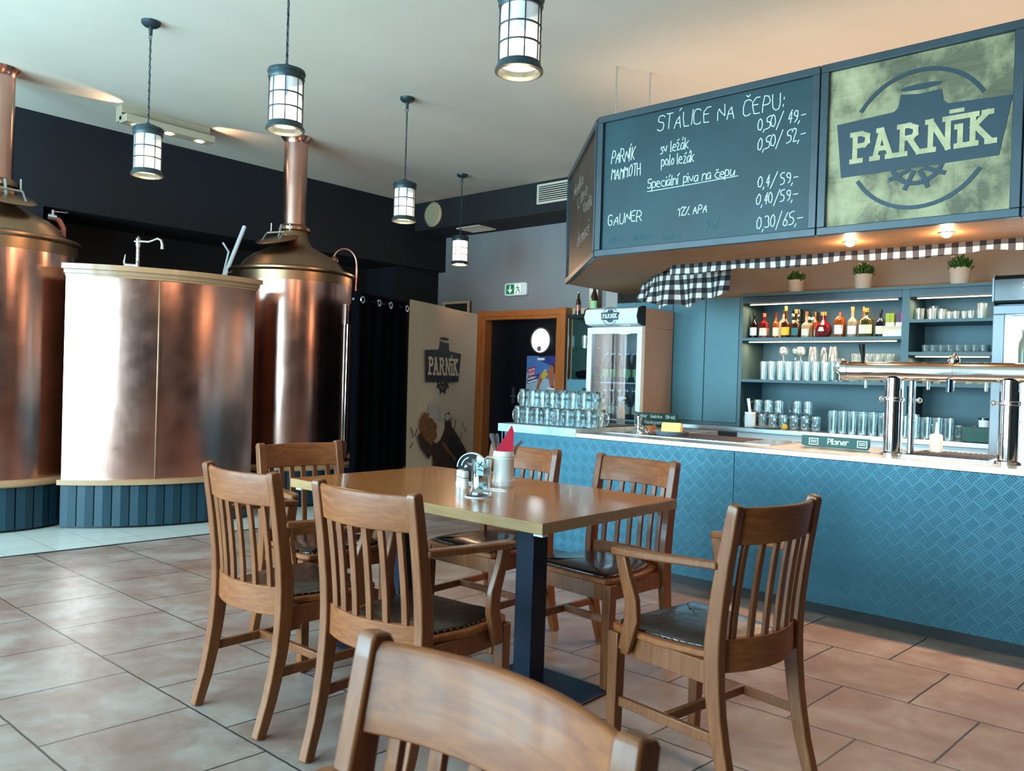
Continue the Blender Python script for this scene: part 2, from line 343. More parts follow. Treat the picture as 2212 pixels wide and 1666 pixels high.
G={'V':'09 20 49','d':'49 40;45 26 04 02 20 41','g':'46 4b 2c 0b;45 26 04 02 20 41','b':'09 00;05 26 44 42 20 01','y':'06 11 20;46 20 0b','h':'09 00;04 26 45 40','S':'48 39 19 08 06 15 35 44 41 30 10 01','T':'09 49;29 20','A':'00 29 40;13 33','L':'09 00 40','I':'09 00','C':'48 39 19 07 02 10 30 41','E':'49 09 00 40;05 35','N':'00 09 40 49',
'P':'00 09 39 47 45 34 04','U':'09 02 10 30 42 49',':':'02 03;06 07','R':'00 09 39 47 45 34 04;24 40','K':'00 09;49 04 40','M':'00 09 24 49 40','O':'29 07 02 20 42 47 29','H':'00 09;40 49;05 45','D':'00 09 29 47 42 20 00','B':'00 09 39 47 46 35 05;35 44 41 30 00',
'G':'48 39 19 07 02 10 30 42 44 24','V':'09 20 49','s':'35 16 05 14 33 31 20 00','v':'06 20 46','l':'09 00 10','e':'03 43 45 26 15 03 01 20 40','z':'06 46 00 40','k':'09 00;46 03 40','p':'06 0c;05 16 36 44 41 20 01','o':'26 04 02 20 42 44 26',
'c':'45 26 04 02 20 40','i':'06 00;08 09','n':'06 00;04 16 36 44 40','a':'45 26 04 01 10 30 45 40','u':'06 01 10 30 46 40','r':'06 00;04 16 36','t':'18 11 20 30;06 36','m':'06 00;04 16 25 20;24 36 45 40',
'0':'29 07 02 20 42 47 29','1':'07 29 20','2':'07 19 39 47 00 40','3':'08 29 47 35 43 41 20 01','4':'39 03 43;37 30','5':'49 09 05 35 43 41 20 00','6':'49 14 01 10 30 42 34 14','7':'09 49 10;14 34','9':'44 24 06 18 38 46 42 20','%':'00 49;08 19;31 40','/':'0b 5A',',':'10 0b','-':'04 44','.':'00 01',' ':''}
for a_,b_,e_ in (('Á','A',';2A 3B'),('Č','C',';1B 2A 3B'),('Í','I',';0A 1B'),('ž','z',';18 28 39'),('á','a',';28 3A'),('í','i',';08 2A'),('č','c',';18 27 38')): G[a_]=G[b_]+e_
YV={'a':-1,'b':-2,'c':-3,'A':10.3,'B':11.6}
def glyph(ch):
    out=[]
    for st in G.get(ch,'').split(';'):
        ln=[(int(p[0]),YV.get(p[1],None) if p[1] in YV else int(p[1])) for p in st.split()]
        if ln: out.append(ln)
    return out
def write(txt,x0,z0,x1,z1,h,jit=0,sp=1.5):
    """hand lettering between two baseline points -> stroke lines"""
    adv=[]; p=0
    for ch in txt:
        g=glyph(ch); w=max([q[0] for ln in g for q in ln],default=2.2); adv.append((p,g,w)); p+=w+sp
    sx=(x1-x0)/(p-sp); sl=(z1-z0)/(x1-x0); out=[]
    for p,g,w in adv:
        j=random.uniform(-1,1)*jit; k=1+random.uniform(-1,1)*jit*.08
        q=random.uniform(-1,1)*jit*.22+.05; kx=1+random.uniform(-1,1)*jit*.25
        for ln in g:
            if jit>.2 and len(ln)>2:   # rounder, less even pen strokes
                ln=[ln[0]]+[((a0+a1)/2+random.uniform(-.12,.12),(b0+b1)/2+random.uniform(-.15,.15)) if i%2 else (a0*.75+a1*.25,b0*.75+b1*.25) for (a0,b0),(a1,b1) in zip(ln,ln[1:]) for i in (0,1)][1:]+[ln[-1]]
            out.append([(x0+(p+a*kx)*sx+b*h/9*q,z0+(p+a)*sx*sl+(b*k+j)*h/9) for a,b in ln])
    return out
LOGO={'P':'10 19;09 39 58 57 56 45 15;00 30','A':'10 39 60;23 53;00 20;50 70;29 39','R':'10 19;09 39 58 57 56 45 15;35 60;00 25;55 70'.replace('25','20').replace(';55 70',';60 70'),'N':'10 19 60 69;00 20;09 19;59 79','I':'10 16;00 20;09 29;06 16','K':'10 19;00 20;09 29;59 15;25 60;50 70;49 69'}
def slab(txt,x0,z0,width,h):
    seq=[(c,[[(int(p[0]),int(p[1])) for p in st.split()] for st in LOGO[c].split(';')]) for c in txt]; p=0; pos=[]
    for c,g in seq: w=max(q[0] for ln in g for q in ln); pos.append((p,g)); p+=w+1.5
    sx=width/(p-1.5); return [[(x0+(q+a)*sx,z0+b*h/9) for a,b in ln] for q,g in pos for ln in g]
def logo(parent,fn,cx,cz,w,dark,light,ring=True,macron=True,t=.004,edge=None):
    """flared plate with a funnel, the brewery name and a ship's wheel; w = plate width"""
    k=w/.83; F=lambda u,v,d:fn(cx+u*k,cz+v*k,d)
    b=MB(); P=[(-.415,.14),(-.12,.155),(-.10,.175),(-.09,.240),(.0,.226),(.105,.230),(.115,.17),(.135,.15),(.42,.135),(.37,-.15),(-.385,-.155)]
    b.prism(P,F,0,t)
    b.prism([(.10*math.cos(a)+.008,.264+.015*math.sin(a)) for a in [i*PI/9 for i in range(18)]],F,0,t)
    st=[]
    if ring:
        for a0,a1 in ((32,150),(212,328)): st.append([(.355*math.cos(R(a))*.97,.355*math.sin(R(a))-.005) for a in range(a0,a1+1,6)])
        b.strokes(st,F,.02,t)
    wc=(.0,-.11); b.strokes([[(wc[0]+.125*math.cos(R(a)),wc[1]+.125*math.sin(R(a))) for a in range(200,341,10)]],F,.022,t)
    b.strokes([[(wc[0]+.05*math.cos(R(a)),wc[1]+.04*math.sin(R(a))-.03),(wc[0]+.155*math.cos(R(a)),wc[1]+.155*math.sin(R(a)))] for a in (215,250,290,325)],F,.022,t)
    e=b.obj('emblem',dark,parent,smooth=False)
    b=MB(); b.strokes(slab('PARNIK',-.33,-.075,.68,.145),F,.026,t*1.6)
    zt=.103
    b.strokes([[(.155,zt),(.205,zt)]] if macron else [[(.178,zt-.006),(.182,zt)]],F,.02,t*1.6)
    b.obj('lettering',light,parent,smooth=False); return e
# ================================================================ the room
CE=3.61
b=MB(); b.bm.faces.ensure_lookup_table()
def quad(b,p,m=0): b.face([b.bm.verts.new(q) for q in p],m)
def bx(y): return -6.06+.09*y
b.box(-9.3,3.4,-3.2,8.2,-.12,-.001,0)
quad(b,[(bx(-2.7),-2.7,0),(3.2,-2.7,0),(3.2,8,0),(bx(8),8,0)],0)
quad(b,[(-9.1,-2.7,.001),(bx(-2.7)-.02,-2.7,.001),(bx(8)-.02,8,.001),(-9.1,8,.001)],1)
struct(b.obj('floor',['terracotta_slabs','pale_ceramic_tiles'],smooth=False))
b=MB(); b.prism([(bx(-2.7)-.02,-2.7),(bx(-2.7),-2.7),(bx(8),8),(bx(8)-.02,8)],lambda u,v,w:(u,v,w),-.001,.004); struct(b.obj('trim_1','kick_dark',smooth=False))
b=MB(); b.box(-9.3,3.4,-3.2,8.2,CE,CE+.15); struct(b.obj('ceiling','ceiling_paint',smooth=False))
b=MB(); b.box(-9.3,-8.31,-2.7,2.76,0,CE); b.box(-9.3,-8.31,2.76,7.98,2.75,CE); b.box(-9.3,-9.1,2.76,7.98,0,2.75); b.box(-9.1,-8.45,7.2,7.98,0,2.75)
struct(b.obj('wall_left','black_wall_paint',smooth=False))
b=MB(); b.box(-8.45,-4.5,7.98,8.15,0,CE); struct(b.obj('wall_back','grey_wall_paint',smooth=False))
b=MB(); b.box(-8.31,-4.66,7.38,7.98,3.235,CE); struct(b.obj('trim_2','soffit_paint',smooth=False))
b=MB(); b.box(-4.66,-4.52,6.72,7.98,0,CE); struct(b.obj('wall_divider','pink_grey_paint',smooth=False))
b=MB(); b.box(-4.52,3.4,7.16,7.3,0,CE); struct(b.obj('wall_bar','brown_wall_paint',smooth=False))
b=MB(); b.box(3.2,3.35,-2.7,7.16,0,CE); struct(b.obj('wall_right','soffit_paint',smooth=False))
b=MB(); xs=[-9.3]+[v for w in WINX for v in w]+[3.4]
b.box(-9.3,3.4,-2.85,-2.7,0,.55); b.box(-9.3,3.4,-2.85,-2.7,2.95,CE)
for i in range(0,len(xs),2): b.box(xs[i],xs[i+1],-2.85,-2.7,.55,2.95)
struct(b.obj('wall_rear','rear_paint',smooth=False))
for i,(x0,x1) in enumerate(WINX):
    b=MB(); f=.06
    b.box(x0,x1,-2.8,-2.74,.55,.55+f); b.box(x0,x1,-2.8,-2.74,2.95-f,2.95); b.box(x0,x0+f,-2.8,-2.74,.55,2.95); b.box(x1-f,x1,-2.8,-2.74,.55,2.95); b.box((x0+x1)/2-.03,(x0+x1)/2+.03,-2.8,-2.74,.55,2.95); b.box(x0,x1,-2.8,-2.74,2.3,2.35)
    struct(b.obj('window_%d'%(i+1),'window_paint',smooth=False))
# double door to the back rooms
d=thing('door_1','dark double door in an orange-brown wooden frame under the exit sign','door',(0,0,0)); struct(d)
b=MB()
for x0,x1 in ((-7.464,-7.34),(-6.134,-6.0)): b.box(x0,x1,7.80,7.98,0,2.153)
b.box(-7.464,-6.0,7.80,7.98,2.03,2.13)
for x0,x1 in ((-7.475,-7.40),(-6.06,-5.985)): b.box(x0,x1,7.785,7.81,0,2.07)
b.box(-7.475,-5.985,7.785,7.81,2.07,2.14)
b.obj('door_frame','door_wood',d,bevel=.004)
lf=MB().box(-7.34,-6.965,7.94,7.975,0,2.03).obj('door_leaf','navy_door',d,smooth=False)
lf2=MB().box(-6.958,-6.134,7.935,7.975,0,2.03).obj('door_leaf','navy_door',d,smooth=False)
b=MB(); b.lathe([(.15,-.0),(.168,.0),(.168,.03),(.15,.03)],(0,0,0),40); o=b.obj('porthole_rim','brushed_steel',lf2); o.rotation_euler=(R(90),0,0); o.location=(-6.47,7.935,1.76)
b=MB(); b.lathe([(0,.0),(.151,.0),(.151,.012),(0,.012)],(0,0,0),40); o=b.obj('porthole_pane','cool_glow',lf2); tag(o,'bright white round pane'); o.rotation_euler=(R(90),0,0); o.location=(-6.47,7.93,1.76)
b=MB(); b.lathe([(0,0),(.035,0),(.035,.02),(0,.02)],(0,0,0),20); o=b.obj('porthole_lock','grey_metal',lf2); o.rotation_euler=(R(90),0,0); o.location=(-6.48,7.918,1.655)
b=MB(); b.box(-6.94,-6.91,7.925,7.935,.95,1.15); b.tube([(-6.925,7.935,1.04),(-6.925,7.88,1.04),(-6.83,7.875,1.04)],.009); b.obj('door_handle','brushed_steel',lf2)
# poster on the door
p=thing('poster','blue advertising poster of a person drinking beer taped on the dark door','poster',(-6.465,7.932,1.37))
F=XZ(0); MB().prism([(-.235,-.38),(.235,-.38),(.235,.195),(-.235,.195)],F,0,.002).obj('sheet','poster_blue',p,smooth=False)
Y=.0
def pl(name,mat,pts,t,w=None):
    b=MB()
    if w: b.strokes(pts,F,w,t)
    else: b.prism(pts,F,.002,t)
    return b.obj(name,mat,p,smooth=False)
pl('print_sky','poster_sky',[(-.235,-.38),(.235,-.38),(.235,-.12),(-.235,-.02)],.003)
pl('print_deep_sky','poster_dark',[(-.05,.195),(.235,.195),(.235,.05),(.02,.12)],.003)
pl('print_shirt','shirt_print',[(.03,-.38),(.235,-.38),(.235,-.19),(.13,-.2),(.05,-.27)],.004)
b=MB(); b.strokes([[(x,-.375),(x+.03,-.27)] for x in (.06,.1,.14,.18)],F,.008,.005); b.obj('print_stripes','poster_blue',p,smooth=False)
pl('print_face','skin_print',[(.12,.0),(.11,-.06),(.14,-.12),(.16,-.2),(.225,-.21),(.22,-.1),(.235,-.03),(.22,.05),(.17,.08),(.135,.05)],.004)
pl('print_arm','skin_print',[(-.12,-.38),(-.06,-.38),(.0,-.17),(.06,-.06),(.03,.0),(-.02,-.07),(-.05,-.17)],.004)
pl('print_hair','hair_print',[(.17,.09),(.19,.11),(.235,.08),(.235,-.04),(.21,-.01),(.21,.05)],.005)
pl('print_glass','beer_print',[(.0,-.08),(.06,-.1),(.12,-.04),(.09,.0),(.03,-.02)],.005)
pl('print_foam','print_foam',[(.03,-.02),(.09,.0),(.11,.02),(.07,.03)],.005)
pl('print_headline','magenta_print',[(-.21,-.08),(-.09,-.05),(-.09,.06),(-.21,.03)],.004)
pl('print_headline_panel','label_white',[(-.20,-.06),(-.10,-.035),(-.10,.04),(-.20,.015)],.005)
pl('print_banner','poster_dark',[(-.22,-.17),(-.04,-.12),(-.02,-.03),(-.22,-.09)],.004)
b=MB(); b.strokes(write('HURA',-.195,-.045,-.105,-.022,.05),F,.007,.007); b.obj('print_headline_text','magenta_print',p,smooth=False)
b=MB(); b.strokes(write('novinka v',-.205,-.115,-.07,-.08,.022)+write('nasem pivovaru',-.205,-.155,-.05,-.115,.02),F,.006,.006); b.obj('print_text','label_white',p,smooth=False)
b=MB(); b.strokes([[(-.045,.155),(.045,.155)]],F,.03,.004); b.obj('print_caption','label_white',p,smooth=False)

# emergency exit sign
e=thing('exit_sign','green and white emergency exit sign with a down arrow above the door','sign',(-6.93,7.98,2.435))
b=MB(); b.prism([(.19*math.copysign(1,math.cos(a))*min(1,abs(math.cos(a))*1.35),.085*math.copysign(1,math.sin(a))*min(1,abs(math.sin(a))*1.35)) for a in [i*PI/14+.01 for i in range(28)]],XZ(0),0,.06); b.obj('housing','white_plastic',e,bevel=.012)
MB().prism([(-.155,-.062),(-.015,-.062),(-.015,.062),(-.155,.062)],XZ(-.06),0,.003).obj('green_panel','exit_green',e,smooth=False)
MB().prism([(-.012,-.062),(.125,-.062),(.125,.062),(-.012,.062)],XZ(-.06),0,.003).obj('white_panel','exit_white',e,smooth=False)
b=MB(); b.prism([(-.085,-.05),(-.045,-.005),(-.057,.005),(-.077,-.018),(-.077,.05),(-.093,.05),(-.093,-.018),(-.113,.005),(-.125,-.005)],XZ(-.063),0,.002); b.obj('arrow','exit_white',e,smooth=False)
b=MB(); b.strokes([[(.045,.045),(.05,.05)],[(.04,.03),(.055,-.005),(.08,-.02),(.07,-.05)],[(.055,-.005),(.035,-.025),(.015,-.05)],[(.04,.028),(.015,.01)],[(.045,.02),(.075,.012)]],XZ(-.063),.012,.002); b.prism([(.095,-.055),(.12,-.055),(.12,.055),(.095,.055),(.095,.048),(.112,.048),(.112,-.048),(.095,-.048)],XZ(-.063),0,.002); b.obj('running_figure','exit_green',e,smooth=False)
# loudspeaker, vents
s=thing('wall_speaker','round cream loudspeaker on the black soffit','speaker',(-7.94,7.38,3.425))
o=MB().lathe([(0,0),(.15,0),(.155,.02),(.14,.035),(0,.04)],n=36).obj('grille','speaker_cream',s); o.rotation_euler=(R(90),0,0)
o=MB().lathe([(.14,.03),(.16,.0),(.165,.02),(.145,.045)],n=36).obj('rim','frame_gilt',s); o.rotation_euler=(R(90),0,0)
def vent(name,label,loc,w,h,rx=0,n=7):
    v=thing(name,label,'vent',loc); v.rotation_euler=(rx,0,0)
    b=MB(); b.box(-w/2,w/2,-.015,0,-h/2,-h/2+.025); b.box(-w/2,w/2,-.015,0,h/2-.025,h/2); b.box(-w/2,-w/2+.025,-.015,0,-h/2,h/2); b.box(w/2-.025,w/2,-.015,0,-h/2,h/2); b.obj('vent_frame','grille_white',v,smooth=False)
    MB().box(-w/2+.01,w/2-.01,-.002,0,-h/2+.01,h/2-.01).obj('vent_backing','vent_dark',v,smooth=False)
    for i in range(n):
        z=-h/2+.03+(h-.06)*(i+.5)/n; MB().box(-w/2+.02,w/2-.02,-.013,-.005,z-.006,z+.004).obj('vent_slat','grille_white',v,smooth=False)
vent('air_vent','rectangular white air vent grille on the front of the black soffit',(-5.9,7.38,3.458),.49,.235)
vent('air_vent','flat air vent grille in the underside of the soffit',(-7.42,7.66,3.236),.42,.32,R(90),6)
# ceiling wall-washer box
s=thing('spotlight_box','white ceiling box with three glowing spots','light',(-7.42,3.5,CE))
b=MB(); b.box(-.12,.0,-.42,.42,-.14,0); b.obj('housing','white_trim',s,bevel=.004)
MB().box(.0,.012,-.42,.42,-.085,-.075).obj('shadow_gap','vent_dark',s,smooth=False)
MB().box(-.05,.10,-.42,.42,-.165,-.10).obj('louvre','white_trim',s,bevel=.004)
for i,y in enumerate((-.3,0,.3)):
    MB().lathe([(0,-.002),(.035,-.002),(.035,.004),(0,.004)],(.03,y,-.168),18).obj('spot','downlight_glow',s)
for y,dy in ((3.15,-1.9),(3.85,1.9)):
    o=spot('washer_beam',(-7.38,y,3.5),70,WARM,55,.6,.02); o.rotation_euler=Vector((.05,dy,.75)).to_track_quat('-Z','Y').to_euler()

# pendant lanterns
def lantern(name,label,x,y,glow=1,full=False):
    L=thing(name,label,'pendant lamp',(x,y,0),random.uniform(0,.3),'iron lantern pendants')
    MB().lathe([(0,CE),(.062,CE),(.06,CE-.018),(.045,CE-.032),(.014,CE-.036),(.011,CE-.09),(0,CE-.092)],n=24).obj('ceiling_rose','lantern_iron',L)
    b=MB(); z=CE-.09; i=0
    b.tube([(.018*math.cos(a),0,z-.012+.018*math.sin(a)) for a in [k*PI/6 for k in range(12)]],.0025,6,closed=True); z-=.03
    while z>2.93:
        h=.017; b.tube([((.007*math.cos(a)) if i%2 else 0,0 if i%2 else .007*math.cos(a),z-h+h*math.sin(a)) for a in [k*PI/5 for k in range(10)]],.0023,5,closed=True); z-=.028; i+=1
    b.tube([(0,0,CE-.09),(.004,0,3.3),(-.003,0,3.1),(0,0,2.92)],.0028,6)
    b.obj('chain','lantern_iron',L)
    MB().lathe([(0,2.93),(.012,2.925),(.02,2.912),(.055,2.905),(.062,2.892),(.098,2.888),(.101,2.872),(.094,2.862),(.097,2.845),(.092,2.835),(0,2.834)],n=32).obj('cap','lantern_iron',L)
    MB().lathe([(.083,2.835),(.083,2.585)],n=32).obj('glass_shade','lamp_glass_bright' if glow>1 else 'lamp_glass',L)
    MB().lathe([(.083,2.60),(.092,2.604),(.094,2.59),(.103,2.578),(.104,2.566),(.09,2.562),(.08,2.575),(.083,2.60)],n=32).obj('bottom_ring','lantern_iron',L)
    b=MB()
    for k in range(8):
        a=k*PI/4; b.tube([(.0895*math.cos(a),.0895*math.sin(a),2.845),(.0895*math.cos(a),.0895*math.sin(a),2.595)],.0032,6)
    for z in (2.755,2.68): b.tube([(.089*math.cos(a),.089*math.sin(a),z) for a in [k*PI/14 for k in range(28)]],.004,6,closed=True)
    b.obj('cage','lantern_iron',L)
    MB().sphere((0,0,2.715),.034,14,0,1.2).obj('bulb','bulb',L)
    MB().lathe([(.012,2.835),(.012,2.75),(0,2.75)],n=12).obj('lamp_holder','lantern_iron',L)
    point('lantern_light',(x,y,2.50),(14 if glow>1 else 8),WARM,.06)
lantern('pendant_lantern','iron lantern pendant at far left above the low round tank',-5.51,2.465)
lantern('pendant_lantern','iron lantern pendant hanging in front of the right copper chimney',-3.83,2.45)
lantern('pendant_lantern','iron lantern pendant near the room corner between chimney and round speaker',-5.22,4.51)
lantern('pendant_lantern','farthest small lantern pendant glowing bright against the grey wall',-6.64,6.6,2)
lantern('pendant_lantern','largest lantern pendant cut off by the top edge',-2.275,2.583)

# ================================================================ brewing vessels
def vessel(label,cx,cy,rot,mirror=False):
    v=thing('brew_kettle',label,'brewing kettle',(cx,cy,0),rot,'copper brew kettles')
    # base clad in dark vertical boards
    n=30; b=MB()
    b.lathe([(.60,0),(.60,.34)],n=n)
    b.obj('base_core','black_plastic',v)
    b=MB()
    for k in range(n):
        a0=2*PI*(k+.04)/n; a1=2*PI*(k+.96)/n; am=(a0+a1)/2
        pts=[(.60*math.cos(a0),.60*math.sin(a0)),(.618*math.cos(a0),.618*math.sin(a0)),(.625*math.cos(am),.625*math.sin(am)),(.618*math.cos(a1),.618*math.sin(a1)),(.60*math.cos(a1),.60*math.sin(a1))]
        b.prism(pts,lambda u,w_,z:(u,w_,z),.02,.345)
    b.obj('base_boards','teal_boards',v,smooth=False)
    b=MB(); b.lathe([(.585,.34),(.65,.34),(.665,.352),(.662,.375),(.65,.385),(.585,.39)],n=64); b.obj('wood_ring','ring_wood',v)
    b=MB(); b.lathe([(.585,.385),(.585,2.215)],n=96); b.obj('shell','polished_copper',v)
    b=MB(); b.lathe([(.587,2.13),(.587,2.215),(.60,2.222),(.612,2.235),(.612,2.25),(.60,2.262),(.585,2.265)],n=96); b.obj('rim','aged_copper',v)
    b=MB(); b.lathe([(.59,2.262),(.52,2.275),(.50,2.30),(.46,2.36),(.38,2.42),(.27,2.475),(.19,2.52),(.145,2.59),(.135,2.66),(.16,2.672),(.162,2.70),(.135,2.715),(.12,2.73)],n=64); b.obj('dome','aged_copper',v)
    b=MB(); b.lathe([(.115,2.70),(.115,3.53),(.118,3.56),(.14,3.59),(.15,3.608)],n=48); b.obj('chimney','polished_copper',v)
    # tilted manhole lid with hoop handle
    m=Matrix.Translation((.25,0,2.535)) @ Matrix.Rotation(R(20),4,'Y')
    b=MB(); b.lathe([(0,.0),(.19,0),(.21,.012),(.19,.026),(.12,.034),(0,.038)],n=40); b.bm.transform(m); b.obj('manhole_lid','aged_copper',v)
    b=MB()
    for s_ in (-1,1): b.tube([m@Vector((.12,.10*s_,.02)),m@Vector((.02,.10*s_,.08)),m@Vector((-.07,.11*s_,.085)),m@Vector((-.10,.11*s_,.16))],.008)
    b.tube([m@Vector((.0,-.10,.083)),m@Vector((.0,.10,.083))],.009); b.tube([m@Vector((-.02,0,.03)),m@Vector((-.10,.0,.14))],.012)
    b.obj('lid_hinge','brushed_steel',v); return v
v1=vessel('left copper brew kettle cut off by the left edge of the picture',-7.36,2.10,R(0))
v2=vessel('right copper brew kettle with chimney beside the black curtain',-7.0,4.61,R(-70))
# hose valve on the left kettle
b=MB(); b.tube([(.12,.46,2.28),(.12,.46,2.40),(.11,.43,2.46),(.10,.39,2.48)],.022,12); o=b.obj('hose','liquor_pink',v1); tag(o,'pink hose')
b=MB(); b.tube([(.105,.41,2.475),(.09,.35,2.48)],.026,12); b.tube([(.095,.385,2.48),(.095,.385,2.54)],.014,10); b.tube([(.095,.385,2.53),(.12,.48,2.53)],.004,8); b.obj('valve','chrome',v1)
b=MB(); b.sphere((.122,.485,2.53),.013); o=b.obj('valve_knob','liquor_dark_blue',v1)
# sight pipe and arched hose of the right kettle
t_=lambda a,r,z:(r*math.cos(a),r*math.sin(a),z)
av=R(70)
b=MB(); P=[t_(R(40)+av-R(30),.60,.42),t_(R(40)+av-R(30),.63,.5),t_(R(40)+av-R(30),.63,2.30)]
b.tube([t_(R(124),.625,.42),t_(R(124),.625,2.36)]+[t_(R(124),.505+.12*math.cos(R(a_)),2.38+.15*math.sin(R(a_))) for a_ in range(0,181,15)]+[t_(R(124),.385,2.36)],.010,10); b.obj('overflow_pipe','polished_copper',v2)
b=MB(); b.tube([t_(R(100),.60,.6),t_(R(100),.605,1.95)],.016,10); b.box(*sorted((.605*math.cos(R(100))-.02,.605*math.cos(R(100))+.02)),*sorted((.605*math.sin(R(100))-.02,.605*math.sin(R(100))+.02)),1.75,1.95); b.obj('sight_glass','chrome',v2)
b=MB(); b.sphere((.40*math.cos(R(120)),.40*math.sin(R(120)),2.40),.045); b.obj('valve_cap','aged_copper',v2)
b=MB(); b.lathe([(.10,0),(.12,.03),(.10,.07),(.0,.07)],(.62*math.cos(R(122)),.62*math.sin(R(122)),.39),24); b.obj('pipe_foot','copper_trim',v2)

# wide low tank between the kettles
cx,cy,r=-7.69,3.46,1.475
lt=thing('lauter_tank','wide curved copper tank between the two brew kettles','brewing tank',(cx,cy,0))
A0,A1=R(-47),R(12)
def arcpts(r,a0,a1,n=48): return [(r*math.cos(a0+(a1-a0)*i/n),r*math.sin(a0+(a1-a0)*i/n)) for i in range(n+1)]
def solid(r0,z0,z1,name,mat,parent,ext=0,smooth=True):
    p=arcpts(r0,A0,A1+ext); p+= [(.35,.62),(.2,-.35)] if False else [( (r0-.35)*math.cos(A1+ext),(r0-.35)*math.sin(A1+ext)),((r0-.35)*math.cos(A0),(r0-.35)*math.sin(A0))]
    return MB().prism(p,lambda u,v,w:(u,v,w),z0,z1).obj(name,mat,parent,smooth=smooth)
b=MB()
n=12
for k in range(n):
    a0=A0+(A1-A0)*(k+.03)/n; a1=A0+(A1-A0)*(k+.97)/n; am=(a0+a1)/2
    b.prism([(1.44*math.cos(a0),1.44*math.sin(a0)),(1.468*math.cos(a0),1.468*math.sin(a0)),(1.475*math.cos(am),1.475*math.sin(am)),(1.468*math.cos(a1),1.468*math.sin(a1)),(1.44*math.cos(a1),1.44*math.sin(a1))],lambda u,w_,z:(u,w_,z),.02,.345)
b.obj('base_boards','teal_boards',lt,smooth=False)
solid(1.445,0,.345,'base_core','black_plastic',lt)
solid(1.52,.345,.385,'wood_ring','ring_wood',lt); 
for k,(a0,a1) in enumerate(((A0,R(-20.3)),(R(-20.1),A1))):
    b=MB(); nn=40
    b.grid(lambda u,v:(1.455*math.cos(a0+(a1-a0)*u),1.455*math.sin(a0+(a1-a0)*u),.385+1.57*v),nn,1); b.obj('copper_sheet','polished_copper',lt,fix=False)
a=R(-20.2); MB().bar([(1.462*math.cos(a),1.462*math.sin(a),.386),(1.462*math.cos(a),1.462*math.sin(a),1.955)],(.016,.02),(-math.sin(a),math.cos(a),0)).obj('seam_strip','aged_copper',lt,bevel=.003)
p=arcpts(1.445,A0,A1); p+=[(1.1*math.cos(A1),1.1*math.sin(A1)),(1.1*math.cos(A0),1.1*math.sin(A0))]
MB().prism(p,lambda u,v,w:(u,v,w),.385,1.955).obj('tank_body','copper_trim',lt)
for k,(rr,z0,z1) in enumerate(((1.47,1.955,1.975),(1.49,1.975,2.005),(1.525,2.005,2.045))): solid(rr,z0,z1,'top_moulding','ring_wood',lt,R(.6))
# swivel tap standing on the tank
cxp,cyp=-6.52,2.62
sp_=thing('swivel_tap','old brass swivel tap standing on the wide copper tank','tap',(-6.52,2.86,2.045),R(35))
b=MB(); b.lathe([(0,0),(.045,0),(.04,.012),(.015,.02),(.013,.05),(.018,.06),(.013,.07),(.017,.09),(.012,.1),(.016,.12),(.012,.13),(.015,.15),(.012,.17),(.02,.20),(.014,.23),(.02,.245),(.006,.262),(0,.27)],n=16); b.obj('column','brushed_steel',sp_)
b=MB(); b.tube([(-.03,0,.225),(.02,0,.225),(.09,0,.222),(.13,0,.235),(.165,0,.25),(.195,0,.235),(.205,0,.20),(.205,0,.165)],[.008,.010,.009,.008,.009,.010,.012,.015],10); b.obj('spout','brushed_steel',sp_)
b=MB(); b.tube([(.0,0,.03),(-.10,0,.035)],.014,10); b.tube([(-.10,0,.02),(-.115,0,.06),(-.105,0,.12)],[.014,.009,.004],8); b.obj('lever','brushed_steel',sp_)
# white paddle pole and bent rod leaning between tanks
w=thing('paddle_pole','long white plastic pole leaning between the copper tanks','pole'); MB().tube([(-7.72,3.42,.1),(-7.95,4.62,2.92)],[.022,.022],12).obj('shaft','white_plastic',w)
w.location=(0,0,-.1)
w=thing('bent_rod','thin bent white rod leaning beside the white pole','rod'); MB().tube([(-8.0,4.2,.1),(-8.0,4.41,2.36),(-8.0,4.47,2.63),(-8.0,4.40,2.72)],.011,8).obj('shaft','white_plastic',w)
w.location=(0,0,-.1)

# ================================================================ curtain and banner
DX,DY=-.37,.929; ang=math.atan2(DY,DX)
bx0,by0=-6.313,5.52
def along(s): return (bx0+DX*s,by0+DY*s)
c=thing('black_curtain','black curtain on steel eyelets beside the right kettle','curtain',(bx0,by0,0),ang)
def cf(u,v): s=-1.03+u*1.08; return (s,.035*math.sin(s*34)+.01*math.sin(s*13),.06+v*1.96)
MB().grid(cf,110,6).obj('cloth','curtain_cloth',c,fix=False)
for i,s in enumerate((-.97,-.66,-.43,-.08)):
    b=MB(); b.lathe([(.022,-.004),(.034,-.004),(.034,.004),(.022,.004),(.022,-.004)],n=24); o=b.obj('eyelet','chrome',c); o.rotation_euler=(R(90),0,0); o.location=(s,-.05,1.945)
b=MB(); b.tube([(-1.05,0,1.945),(1.9,0,1.985)],.012); b.obj('rod','black_plastic',c)
n_=thing('fabric_banner','tall beige fabric banner printed with the brewery logo and beer mugs','banner',(bx0,by0,0),ang)
BW=1.81
MB().grid(lambda u,v:(u*BW,-.05+.012*math.sin(u*9+v*2),.12+v*(1.93+.0*u)),40,10).obj('cloth','banner_cloth',n_,fix=False)
F2=lambda u,v,w:(u,-.066-w,v)
logo(n_,F2,.82,1.38,.97,'print_black','banner_cloth',ring=False,macron=False,t=.003)
def pr(name,mat,pts,t): MB().prism(pts,F2,0,t).obj(name,mat,n_,smooth=False)
def blob(cx,cz,rx,rz,rot=0,n=26,j=.12): return [(cx+(rx*k*math.cos(a))*math.cos(rot)-(rz*k*math.sin(a))*math.sin(rot),cz+(rx*k*math.cos(a))*math.sin(rot)+(rz*k*math.sin(a))*math.cos(rot)) for a,k in [(2*PI*i/n,1+random.uniform(-j,j)) for i in range(n)]]
